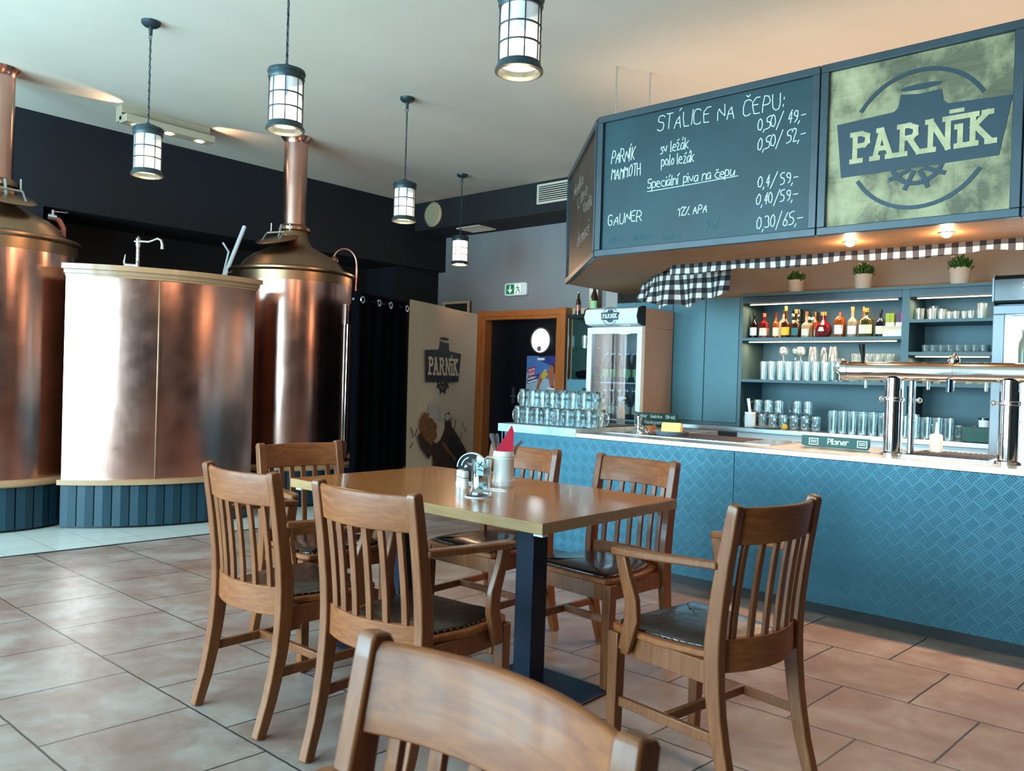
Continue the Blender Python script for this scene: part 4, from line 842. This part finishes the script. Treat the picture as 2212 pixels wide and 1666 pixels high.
a=tumbler('espresso_glass',.024,.030,.055); place(a,[(-1.70+.056*i,6.77,1.563) for i in range(8)],'low clear glass in the front row on the middle right shelf','low glasses front'); a2=tumbler('espresso_glass',.024,.030,.058); place(a2,[(-1.70+.056*i,6.85,1.563) for i in range(8)],'low clear glass in the rear row on the middle right shelf','low glasses rear')
a=tumbler('saucer_glass',.024,.036,.07); place(a,[(-1.70,6.8,1.323),(-1.63,6.84,1.323),(-1.40,6.8,1.323),(-1.32,6.8,1.323)],'low glass on the lowest right shelf','low glasses lowest shelf')
# mugs and glasses on the back counter
def mug2(lab,spots,grp,r=.038,h=.12):
    proto=stein('glass_mug','bar_glass',r,h,True,16); proto['category']='beer mug'
    for i,(x,y,z,ro) in enumerate(spots):
        o=proto if i==0 else copy_tree(proto); o.location=(x,y,z); o.rotation_euler=(0,0,ro); o['label']=nth(lab,i,len(spots)); o['group']=grp
mug2('clear mug, lower row at left of the back counter',[(-3.02+.092*i,6.62,.905,R(200)) for i in range(7)],'back counter mugs, lower row')
mug2('clear mug, upper row at left of the back counter',[(-2.98+.094*i,6.64,1.026,R(200)) for i in range(3)]+[(-2.66+.094*i,6.70,1.026,R(190)) for i in range(2)],'back counter mugs, upper row')
a=tumbler('beer_glass',.030,.037,.16); place(a,[(-2.33+.077*i,6.60,.905) for i in range(12)],'tall clear beer glass in the front row on the back counter','back counter beer glasses, front row')
a=tumbler('beer_glass',.030,.037,.175); place(a,[(-2.36+.077*i,6.69,.905) for i in range(9)],'tall clear beer glass in the rear row on the back counter','back counter beer glasses, rear row')
mug2('dimpled mug right of the chrome column on the back counter',[(-1.72+.09*i,6.78,.905,R(180)) for i in range(5)],'back counter mugs at right',.038,.11)
t=thing('ice_scoop','white ice scoop leaning on the mugs of the back counter','scoop',(-3.0,6.53,.905),R(10))
b=MB(); b.grid(lambda u,v:(.045*math.cos(PI*(1+u)),-.0+.035*math.sin(PI*(1+u))*(.6+.4*v),.005+.13*v),14,6); o=b.obj('bowl','white_plastic',t,fix=False); o.modifiers.new('s','SOLIDIFY').thickness=.004
MB().bar([(0,-.005,.13),(-.008,.0,.17),(-.02,.0,.25)],[(.02,.02),(.022,.014),(.026,.012)]).obj('handle','white_plastic',t,bevel=.003)
t=thing('patterned_plate','oval plate with a dark swirl pattern on the back counter','plate',(-2.86,6.53,.906)); MB().lathe([(0,0),(.06,0),(.10,.014),(.102,.016),(.06,.004),(0,.004)],n=32).obj('plate','white_ceramic',t); b=MB(); b.strokes([[(.07*math.cos(a)*(1+.2*math.sin(5*a)),.07*math.sin(a)*(1+.2*math.sin(5*a))) for a in [i*PI/20 for i in range(41)]],[(.03*math.cos(a),.03*math.sin(a)) for a in [i*PI/8 for i in range(17)]]],lambda u,v,w:(u,v,.006+w),.006,.004); b.obj('swirl','print_black',t,smooth=False)
t=thing('lemon_wedge','yellow lemon piece beside the patterned plate','lemon',(-2.69,6.52,.906)); MB().sphere((0,0,.024),.024,14,0,1).obj('lemon','tile_lemon',t)
t=thing('green_crate','green box at the right end of the back counter','box',(-1.28,6.56,.906)); MB().box(-.10,.10,-.05,.10,0,.11).obj('crate','green_rubber',t,bevel=.005)
t=thing('white_tub','small white tub with blue lid on the green box','tub',(-1.25,6.58,1.017)); MB().lathe([(0,0),(.035,0),(.038,.05),(0,.05)],n=20).obj('tub','white_plastic',t); MB().lathe([(0,.05),(.04,.05),(.04,.065),(0,.065)],n=20).obj('lid','liquor_dark_blue',t)
# potted plants on the shelf unit
def plant(label,x,y,s=1):
    t=thing('potted_plant',label,'plant',(x,y,2.071),random.uniform(0,3),'potted plants on the shelf unit')
    MB().lathe([(0,0),(.042*s,0),(.05*s,.045*s),(.047*s,.047*s),(.055*s,.092*s),(.056*s,.098*s),(.05*s,.098*s),(.048*s,.085*s),(0,.085*s)],n=28).obj('pot','pot_white',t)
    b=MB()
    for k in range(240):
        a=random.uniform(0,2*PI); q=math.sqrt(random.random())*.062*s; z=.09*s+random.random()*.075*s*(1-(q/(.09*s))**2); c_=Vector((q*math.cos(a),q*math.sin(a),z)); d=Vector((math.cos(a)*.6,math.sin(a)*.6,.8)).normalized()*.020*s; w_=Vector((-math.sin(a),math.cos(a),0))*.006*s
        b.face([b.bm.verts.new(p_) for p_ in (c_-d*.5,c_+w_,c_+d,c_-w_)])
    b.obj('foliage','plant_green',t,smooth=False,fix=False)
    b=MB()
    for k in range(14): a=random.uniform(0,2*PI); b.sphere((.045*s*math.cos(a),.045*s*math.sin(a),.15*s+rnd(.015)),.004*s,6)
    b.obj('blossoms','label_white',t)
plant('small white-potted plant at the left end of the shelf unit top',-2.77,6.86,1.2); plant('white-potted plant in the middle of the shelf unit top',-2.21,6.86,1.35); plant('white-potted dark plant at the right of the shelf unit top, nearest the fridge',-1.50,6.86,1.4)

# ================================================================ drinks fridges
def beer_bottle(label,x,y,z,cat='bottle',group=None,lab='label_green',s=1):
    t=thing('beer_bottle',label,cat,(x,y,z),0,group)
    MB().lathe([(0,0),(.031*s,0),(.032*s,.01*s),(.032*s,.14*s),(.026*s,.17*s),(.014*s,.205*s),(.013*s,.26*s),(0,.26*s)],n=20).obj('glass_body','liquor_brown',t)
    MB().lathe([(0,.255*s),(.0155*s,.255*s),(.015*s,.268*s),(0,.27*s)],n=14).obj('cap','brushed_steel',t)
    b=MB(); b.grid(lambda u,v:(.0328*s*math.cos(R(-170+160*u)),.0328*s*math.sin(R(-170+160*u)),(.05+.07*v)*s),12,1); b.obj('label',lab,t,fix=False); return t
fr=thing('drinks_fridge','glass-door drinks fridge with white logo header left of the cabinet','fridge',(-4.145,6.122,0))
w=.297
b=MB(); b.box(-w,-w+.03,.06,.54,.08,1.76); b.box(w-.03,w,.06,.54,.08,1.76); b.box(-w+.03,w-.03,.51,.54,.12,1.76); b.box(-w+.03,w-.03,.06,.54,.08,.12); b.box(-w,w,.06,.54,1.76,1.93)
b.obj('cabinet_body','fridge_side',fr,bevel=.004)
b=MB(); b.box(-w+.032,w-.032,.49,.508,.13,1.75); b.obj('liner','fridge_inside',fr,smooth=False)
b=MB(); b.box(-w,w,0,.055,.10,.20); b.box(-w,w,0,.055,1.70,1.76); b.box(-w,-w+.05,0,.055,.20,1.70); b.box(w-.05,w,0,.055,.20,1.70); dr=b.obj('door_frame','white_enamel',fr,bevel=.004)
MB().box(-w+.05,w-.05,.02,.028,.20,1.70).obj('glass_pane','smoky_pane',dr,smooth=False)
MB().bar([(-w-.0,-.03,.98),(-w,-.03,1.20)],(.022,.025)).obj('door_handle','black_plastic',dr,bevel=.005)
b=MB(); b.prism([(-.0,1.775),(-.05,1.79),(-.075,1.85),(-.05,1.92),(0,1.94),(.05,1.94),(.05,1.775)],lambda u,v,w_:(w_,u,v),-w+.012,w-.012); hd=b.obj('header','white_enamel',fr); point('fridge_fill',(-4.145,6.30,1.70),2.2,(.75,.9,1),.05)  # cool point light added to brighten the dark fridge interior
for s_ in (-1,1): MB().prism([(-.0,1.77),(-.055,1.785),(-.08,1.85),(-.055,1.925),(0,1.945),(.055,1.945),(.055,1.77)],lambda u,v,w_:(w_,u,v),*( (-w,-w+.012) if s_<0 else (w-.012,w))).obj('header_cap','black_plastic',fr)
logo(fr,lambda u,v,d:(u,-.074-d,v),-.0,1.856,.19,'sign_dark','white_enamel',t=.003,macron=False)
MB().lathe([(0,0),(.008,0),(.008,.004),(0,.004)],n=12).obj('door_lock','grey_metal',fr).location=(.02,-.003,1.735)
for z in (.55,.92,1.26): MB().box(-w+.07,w-.04,.10,.48,z-.012,z).obj('shelf',('white_enamel'),fr,smooth=False)
for i in range(16): MB().box(-w+.032,-w+.045,.12,.14,.30+.085*i,.305+.085*i).obj('shelf_clip','white_plastic',fr,smooth=False)
for z,lb,labt in ((1.26,'label_green','with green label on the upper fridge shelf'),(.92,'label_cream','with pale label on the lower fridge shelf')):
    for row in range(2):
        for i in range(5):
            if row==0 and i==2 and z>1: continue
            beer_bottle('%s from left, brown beer bottle %s, %s row'%(ORD[i],labt,('front','rear')[row]),-4.145-.17+.083*i,6.26+.09*row,z,group='fridge bottles %s %s'%(('low','up')[z>1],row),lab=lb)
f2=thing('display_fridge','grey lit display fridge at the right edge behind the beer tower','fridge',(-.72,6.2,0))
w=.43; b=MB(); b.box(-w,-w+.04,.06,.60,0,2.04); b.box(w-.04,w,.06,.60,0,2.04); b.box(-w,w,.57,.60,0,2.04); b.box(-w,w,.06,.6,0,.1); b.box(-w,w,.06,.6,1.83,2.04); b.obj('cabinet_body','grey_metal',f2,bevel=.005)
b=MB(); b.box(-w,w,0,.055,.1,.2); b.box(-w,w,0,.055,1.79,1.85); b.box(-w,-w+.07,0,.055,.2,1.79); b.box(w-.07,w,0,.055,.2,1.79); d2=b.obj('door_frame','grey_metal',f2,bevel=.005)
MB().box(-w+.07,w-.07,.03,.036,.2,1.79).obj('glass_pane','pane_glass',d2,smooth=False)
b=MB(); b.box(-w+.042,w-.042,.55,.568,.12,1.82); b.obj('lit_liner','cool_glow',f2,smooth=False)
b=MB(); b.prism([(0,1.86),(-.03,1.88),(-.035,2.02),(0,2.05),(.06,2.05),(.06,1.86)],lambda u,v,w_:(w_,u,v),-w+.01,w-.01); b.obj('header','dark_header',f2)
b=MB(); b.prism([(-.005,1.85),(-.04,1.875),(-.045,2.03),(0,2.06),(.06,2.06),(.06,1.85)],lambda u,v,w_:(w_,u,v),-w,-w+.01); b.obj('header_cap','grey_metal',f2)
b=MB(); b.strokes([[(-.245,1.96),(-.23,2.0),(-.215,1.92)],[(-.245,1.99),(-.20,2.005),(-.19,1.975),(-.22,1.955),(-.18,1.90),(-.155,1.93)],[(-.15,1.99),(-.165,1.95),(-.14,1.93),(-.125,1.97),(-.14,1.995),(-.15,1.99)]],lambda u,v,d:(u,-.036-d,v),.012,.003); o=b.obj('script_lettering','cool_glow',f2,smooth=False)
MB().box(-.28,-.18,-.036,-.034,1.885,1.892).obj('header_underline','poster_sky',f2,smooth=False)
for z in (1.42,1.08,.7): MB().box(-w+.05,w-.05,.1,.54,z-.01,z).obj('shelf','white_enamel',f2,smooth=False)
for i in range(4):
    for row in range(1):
        t=thing('soda_bottle','%s from left, pale bottle in the lit display fridge'%ORD[i],'bottle',(-.99+.085*i,6.36,1.42),0,'bottles in the lit fridge'); MB().lathe([(0,0),(.033,0),(.034,.15),(.03,.19),(.013,.23),(.013,.26),(0,.26)],n=16).obj('glass_body','liquor_pale',t); MB().lathe([(0,.255),(.016,.255),(.016,.275),(0,.275)],n=12).obj('cap','poster_dark' if i%2 else 'label_cream',t)
point('fridge_light',(-.72,6.35,1.7),6,(.85,.95,1),.05)
# glass display stand by the door
gd=thing('glass_display','glass display shelf with dark top between door and fridge','display cabinet',(-5.00,7.30,0))
MB().box(-.36,.33,-.30,.30,1.94,1.975).obj('top_board','black_plastic',gd,smooth=False)
for x in (-.34,.31):
    for y in (-.29,.29): MB().box(x-.006,x+.006,y-.006,y+.006,0,1.94).obj('post','brushed_steel',gd,smooth=False)
for z in (1.62,1.29): MB().box(-.34,.31,-.29,.29,z-.008,z).obj('glass_shelf','pane_glass',gd,smooth=False)
MB().box(-.34,.31,-.29,.29,0,1.275).obj('base','teal_cabinet',gd,smooth=False)
MB().box(-.345,-.34,-.29,.29,1.29,1.94).obj('glass_side','pane_glass',gd,smooth=False)
t=thing('green_mirror','green glass picture in a cream frame behind the glass display','picture',(-5.66,7.97,1.3)); MB().box(-.33,.33,-.02,0,-.1,.78).obj('picture_panel','mirror_green',t,smooth=False)
b=MB(); b.box(-.40,-.33,-.03,0,-.15,.85); b.box(.33,.40,-.03,0,-.15,.85); b.box(-.40,.40,-.03,0,.78,.85); b.obj('moulding','frame_gilt',t,bevel=.003)
a=tumbler('display_glass',.03,.036,.14); place(a,[(-5.27,7.22,1.62),(-5.21,7.15,1.62),(-5.10,7.25,1.62)],'clear glass on the upper shelf of the glass display','glasses in the display')
t=thing('black_bag','folded black cloth bundle on the lower glass display shelf','bag',(-5.14,7.22,1.29)); MB().lathe([(0,0),(.16,0),(.19,.03),(.18,.07),(.12,.09),(0,.085)],n=18,mod=lambda a,z:1+.1*math.sin(4*a)).obj('bundle','curtain_cloth',t)
t=beer_bottle('tall brown beer bottle with green label on the dark shelf behind the fridge header',-5.11,7.15,1.976,lab='label_green',s=1.3); 
t=beer_bottle('small pink-labelled bottle beside the cream carton on the dark shelf',-5.27,7.08,1.976,lab='liquor_pink',s=.95)
t=thing('cream_carton','tall cream carton standing on the dark glass display top','box',(-5.20,7.3,1.976)); MB().box(-.06,.06,-.04,.04,0,.46).obj('carton','box_cream',t,smooth=False)
t=thing('phone_clip','tiny black knob on the glass display base','knob',(-5.72,7.0,.97)); MB().sphere((0,0,0),.015).obj('knob','black_plastic',t)
bpy.data.objects.remove([c for c in kids(t)][0]); bpy.data.objects.remove(t)
# ================================================================ dining table
T=.775
tb=thing('dining_table','large rectangular oak-coloured dining table in the middle of the room','table',(-2.445,2.57,0))
MB().box(-.745,.745,-.45,.45,T-.0405,T-.001).obj('edge_band','table_edge_wood',tb,bevel=.002)
MB().box(-.745,.745,-.45,.45,T-.001,T).obj('tabletop','table_wood',tb,smooth=False)
for x in (.39,-.40):
    MB().box(x-.045,x+.045,-.115,-.025,.012,T-.05).obj('column','table_column',tb,bevel=.003); MB().box(x-.24,x+.24,-.31,.17,0,.012).obj('base_plate','table_column',tb,bevel=.003); MB().box(x-.15,x+.15,-.2,.1,T-.05,T-.0405).obj('mounting_plate','kick_dark',tb,smooth=False)
for x in (.71,-.71): MB().box(x-.02,x+.02,-.43,-.40,T-.052,T-.0405).obj('glide_pad','white_plastic',tb,smooth=False)
# things on the table
t=thing('ceramic_stein','white ceramic stein holding red napkins and forks','stein',(-2.43,2.735,T),R(215))
MB().lathe([(0,0),(.050,0),(.052,.006),(.050,.012),(.052,.020),(.050,.028),(.048,.034),(.047,.118),(.050,.124),(.048,.130),(.051,.136),(.047,.155),(.046,.158),(.042,.158),(.041,.01),(0,.01)],n=40).obj('stein_body','white_ceramic',t)
MB().bar([(.046,0,.125),(.075,0,.125),(.088,0,.115),(.088,0,.06),(.046,0,.055)],[(.016,.012)]*5,(0,1,0)).obj('handle','white_ceramic',t,bevel=.003)
nk=thing('red_napkins','pointed stack of red napkins in the ceramic stein','napkin',(-2.425,2.735,T+.012),R(41))
b=MB()
for i in range(5):
    y=-.012+.005*i; o_=.004*i
    b.prism([(-.038,.0),(.038,.0),(.038,.235-o_*1.4),(.028+o_*.4,.265-o_),(-.040,.147)],lambda u,v,w:(u,y+w,v),0,.0035)
b.obj('napkin_sheets','red_napkin',nk,smooth=False)
for i,(dx,dy) in enumerate(((-.055,.0),(-.047,.012),(-.06,-.012),(-.052,-.02))):
    f=thing('fork',('leftmost','second from left','third from left','fourth from left')[i]+' metal cutlery handle leaning out of the ceramic stein','cutlery',(0,0,0),0,'cutlery in the stein'); p0=Vector((-2.425,2.735,T+.02)); p1=p0+Vector((.752*dx-.659*dy*0,.659*dx+dy,.215)); q=[p0+(p1-p0)*k for k in (0,.7,.93,1)]
    MB().bar(q,[(.006,.003),(.008,.004),(.015,.005),(.010,.004)],(1,1,0)).obj('fork_handle','brushed_steel',f)
f=thing('knife','steel knife tip sticking out right of the red napkins','cutlery'); p0=Vector((-2.42,2.735,T+.02)); MB().bar([p0,p0+Vector((.035,.035,.16)),p0+Vector((.055,.05,.185))],[(.008,.003),(.016,.003),(.012,.003)],(1,1,0)).obj('knife_blade','brushed_steel',f)
t=thing('glass_mug','empty clear glass mug with sugar sachet on a coaster','glass mug',(-2.255,2.40,T+.004),R(20))
b=MB(); b.lathe([(0,0),(.044,0),(.047,.006),(.045,.018),(.039,.026),(.0385,.14),(.041,.148),(.038,.148),(.0355,.03),(0,.026)],n=32); b.obj('glass_body','clear_glass',t)
MB().tube([(-.039,0,.125),(-.061,0,.128),(-.072,0,.11),(-.070,0,.065),(-.056,0,.05),(-.039,0,.05)],.005,8).obj('handle','clear_glass',t)
t=thing('sugar_sachet','white paper sachet with black print standing in the glass mug','sachet',(-2.262,2.405,T+.035),R(30)); MB().prism([(-.020,.05),(.012,.05),(.012,.122),(-.018,.130)],XZ(.001),0,.002).obj('paper','paper',t,smooth=False); MB().strokes([[(-.01,.085),(.004,.105)],[(-.012,.10),(.006,.09)],[(-.01,.075),(.008,.07)]],XZ(-.001),.004,.001).obj('print','print_black',t,smooth=False)
t=thing('coaster','round dark coaster with white rim under the glass mug','coaster',(-2.262,2.39,T)); MB().lathe([(0,0),(.052,0),(.052,.004),(0,.004)],n=32).obj('disc','label_white',t); MB().lathe([(0,.004),(.048,.004),(.048,.0048),(0,.0048)],n=32).obj('disc_face','sign_dark',t)
b=MB(); t=thing('coaster_stand','round upright coaster holder with black disc and white rim','coaster holder',(-2.50,2.60,T),R(30))
b.lathe([(.062,-.014),(.066,-.014),(.066,.014),(.062,.014),(.062,-.014)],n=36,a0=0,a1=PI); o=b.obj('rim','white_enamel',t); o.rotation_euler=(R(90),0,0); o.location=(0,0,.085)
b=MB(); b.lathe([(0,-.008),(.062,-.008),(.062,.008),(0,.008)],n=40); o=b.obj('disc','print_black',t); o.rotation_euler=(R(90),0,0); o.location=(0,0,.085)
b=MB(); b.strokes([[(.046*math.cos(R(a)),.085+.046*math.sin(R(a))) for a in range(110,175,10)],[(.046*math.cos(R(a)),.085+.046*math.sin(R(a))) for a in range(20,60,10)]],XZ(-.008),.004,.001); b.obj('disc_lettering','chalk',t,smooth=False)
MB().box(-.066,.066,-.03,.03,0,.022).obj('stand_base','white_enamel',t,bevel=.006)
for i,(x,y,l_) in enumerate(((-2.515,2.545,'white salt shaker in front of the round coaster holder'),(-2.465,2.52,'white pepper shaker right beside the salt shaker'))):
    t=thing('shaker',l_,'shaker',(x,y,T)); MB().lathe([(0,0),(.018,0),(.0185,.003),(.0185,.045),(0,.045)],n=24).obj('shaker_body','white_ceramic',t); MB().lathe([(0,.045),(.0175,.045),(.0175,.048),(0,.048)],n=24).obj('shaker_gap','print_black',t); MB().lathe([(0,.048),(.0185,.048),(.0185,.072),(.014,.077),(0,.078)],n=24).obj('shaker_cap','white_ceramic',t)
t=thing('spoon','small steel spoon lying at the foot of the ceramic stein','spoon',(-2.36,2.60,T),R(20)); MB().bar([(-.05,0,.003),(0,0,.004),(.04,0,.003),(.06,0,.004)],[(.006,.002),(.006,.002),(.014,.002),(.008,.002)],(0,1,0)).obj('spoon_metal','steel',t)

# ================================================================ chairs
SP=[(0,-.300),(.12,-.262),(.25,-.232),(.38,-.216),(.48,-.212),(.60,-.222),(.73,-.241),(.85,-.262),(.915,-.274)]
def yc(z):
    for (a,p),(c,q) in zip(SP,SP[1:]):
        if z<=c: return p+(q-p)*(z-a)/(c-a)
    return SP[-1][1]
def curve_rail(name,z0,z1,bow,th,parent,off=0,round_=False,hw=.197,n=14):
    b=MB(); rows=[]
    for i in range(n+1):
        x=-hw+2*hw*i/n; k=bow*(1-(x/hw)**2); r=[]
        zz=[z0,z1-(.012 if round_ else 0),z1] if round_ else [z0,z1]
        front=[(x,yc(z)-k+off+th/2-(.006 if (round_ and z==z1) else 0),z) for z in zz]; back=[(x,yc(z)-k+off-th/2+(.006 if (round_ and z==z1) else 0),z) for z in zz]
        rows.append([b.bm.verts.new(p) for p in front+back[::-1]])
    m=len(rows[0])
    for A,B in zip(rows,rows[1:]):
        for k in range(m): b.face([A[k],B[k],B[(k+1)%m],A[(k+1)%m]])
    b.face(rows[0]); b.face(rows[-1][::-1]); return b.obj(name,'rail_wood',parent,bevel=.003)
def chair(arms):
    c=thing('armchair' if arms else 'side_chair','x','chair')
    for s in (-1,1):
        zs=[0,.06,.12,.2,.28,.36,.44,.5,.58,.66,.74,.82,.88,.905,.915]; pts=[]; sz=[]
        for z in zs:
            pts.append((s*(.2125 if z>.3 else .2125-.006*(1-z/.3)),yc(z),z)); d=.036+.018*min(1,z/.4) if z<.5 else .054-.016*(z-.5)/.415; sz.append((.036 if z<.91 else .028,d if z<.91 else d*.7))
        MB().bar(pts,sz,(1,0,0)).obj('rear_leg','chair_wood',c,bevel=.004)
        MB().bar([(s*.215,.178,0),(s*.217,.175,.2),(s*.218,.172,.434)],[(.034,.034),(.04,.04),(.044,.044)]).obj('front_leg','chair_wood',c,bevel=.003)
        MB().bar([(s*.208,yc(.21)+.01,.21),(s*.214,.165,.205)],(.018,.032)).obj('stretcher','chair_wood',c,bevel=.003)
    MB().bar([(-.205,-.03,.21),(.205,-.03,.21)],(.02,.03),(0,1,0)).obj('stretcher','chair_wood',c,bevel=.003)
    b=MB(); b.box(-.20,.20,.165,.187,.365,.434)
    for s in (-1,1): b.bar([(s*.205,-.20,.40),(s*.213,.17,.40)],(.022,.068))
    b.obj('apron','chair_wood',c,bevel=.002)
    curve_rail('top_rail',.792,.905,.045,.024,c,0,True); curve_rail('lower_rail',.405,.505,.05,.022,c)
    for x in (-.155,-.093,-.031,.031,.093,.155):
        k0=.05*(1-(x/.197)**2); k1=.045*(1-(x/.197)**2)
        MB().bar([(x,yc(z)-(k0+(k1-k0)*(z-.505)/.287),z) for z in (.500,.57,.65,.73,.797)],(.024,.013)).obj('back_slat','chair_wood',c,bevel=.002)
    # seat board and cushion
    def outline(g,n=8):
        P=[(.235-g,-.02),(.232-g,.17),(.21-g,.20-g*.6),(.12,.207-g),(0,.209-g),(-.12,.207-g),(-.21+g,.20-g*.6),(-.232+g,.17),(-.235+g,-.02),(-.192+g,-.19+g)]
        P+=[(x*(1-g*2),-.195+g-.042*(1-(x/.19)**2)) for x in (-.15,-.08,0,.08,.15)]+[(.192-g,-.19+g)]; return P
    MB().prism(outline(0),lambda u,v,w:(u,v,w),.434,.456).obj('seat','rail_wood',c,bevel=.006)
    b=MB(); rings=[]
    for g,z in ((.022,.455),(.020,.463),(.032,.470),(.08,.479),(.14,.481)):
        rings.append([b.bm.verts.new((u,v,z)) for u,v in outline(g)])
    for A,B in zip(rings,rings[1:]):
        for i in range(len(A)): j=(i+1)%len(A); b.face([A[i],A[j],B[j],B[i]])
    b.face(rings[-1]); cu=b.obj('seat_cushion','leather',c); cu.modifiers.new('s','SUBSURF').levels=1; cu.modifiers['s'].render_levels=2
    b=MB(); O=outline(.024); 
    for (x0,y0),(x1,y1) in zip(O,O[1:]+O[:1]):
        L=math.dist((x0,y0),(x1,y1)); m=max(1,int(L/.022))
        for i in range(m): b.sphere((x0+(x1-x0)*i/m,y0+(y1-y0)*i/m,.460),.0038,6)
    o=b.obj('nail_trim','brass_nail',cu); o['kind']='stuff'
    if arms:
        for s in (-1,1):
            b=MB(); zc=lambda y:.730+(y+.235)/.385*(-.018)
            ys=[-.225,-.14,-.05,.05,.11,.145,.16]; xs=[.222,.236,.248,.257,.261,.263,.263]; ws=[.034,.036,.042,.050,.054,.046,.026]
            b.bar([(s*x,y,zc(y)) for x,y in zip(xs,ys)],[(w,.024 if w>.03 else .018) for w in ws]); b.obj('armrest','chair_wood',c,bevel=.006)
            MB().bar([(s*.254,.13,.706),(s*.250,.112,.64),(s*.246,.085,.56),(s*.244,.082,.50),(s*.242,.10,.44),(s*.240,.118,.385)],[(.024,.040),(.024,.042),(.024,.050),(.024,.054),(.024,.05),(.02,.044)]).obj('arm_support','chair_wood',c,bevel=.004)
    return c
AC=chair(True); SC=chair(False)
def put(proto,x,y,rot,label,group):
    o=proto if proto['label']=='x' else copy_tree(proto)
    o.location=(x,y,0); o.rotation_euler=(0,0,R(rot)); o['label']=label; o['group']=group
G1='armchairs around the dining table'; G2='side chairs at the bar side of the table'
put(AC,-2.65,1.815,1.1,'wooden armchair at the near long side of the table, the left one seen from behind',G1)
put(AC,-2.005,1.855,4.7,'wooden armchair at the near table side, close to the blue column',G1)
put(AC,-1.274,2.445,80.6,'dark-looking wooden armchair at the right end of the table nearest the bar',G1)
put(AC,-3.17,2.316,-94.4,'wooden armchair at the far left end of the table in front of the copper tank',G1)
put(AC,-.645,.42,177.3,'foreground wooden armchair cropped by the bottom edge',G1)
put(SC,-2.042,2.933,175.1,'armless wooden chair facing the camera beside the table, right of the red napkins',G2)
put(SC,-2.689,2.917,179.6,'armless wooden chair behind the ceramic stein, its back hidden partly by the stein',G2)
# check nothing keeps a placeholder
for o in COL.objects:
    if o.get('label')=='x': print('PLACEHOLDER',o.name)
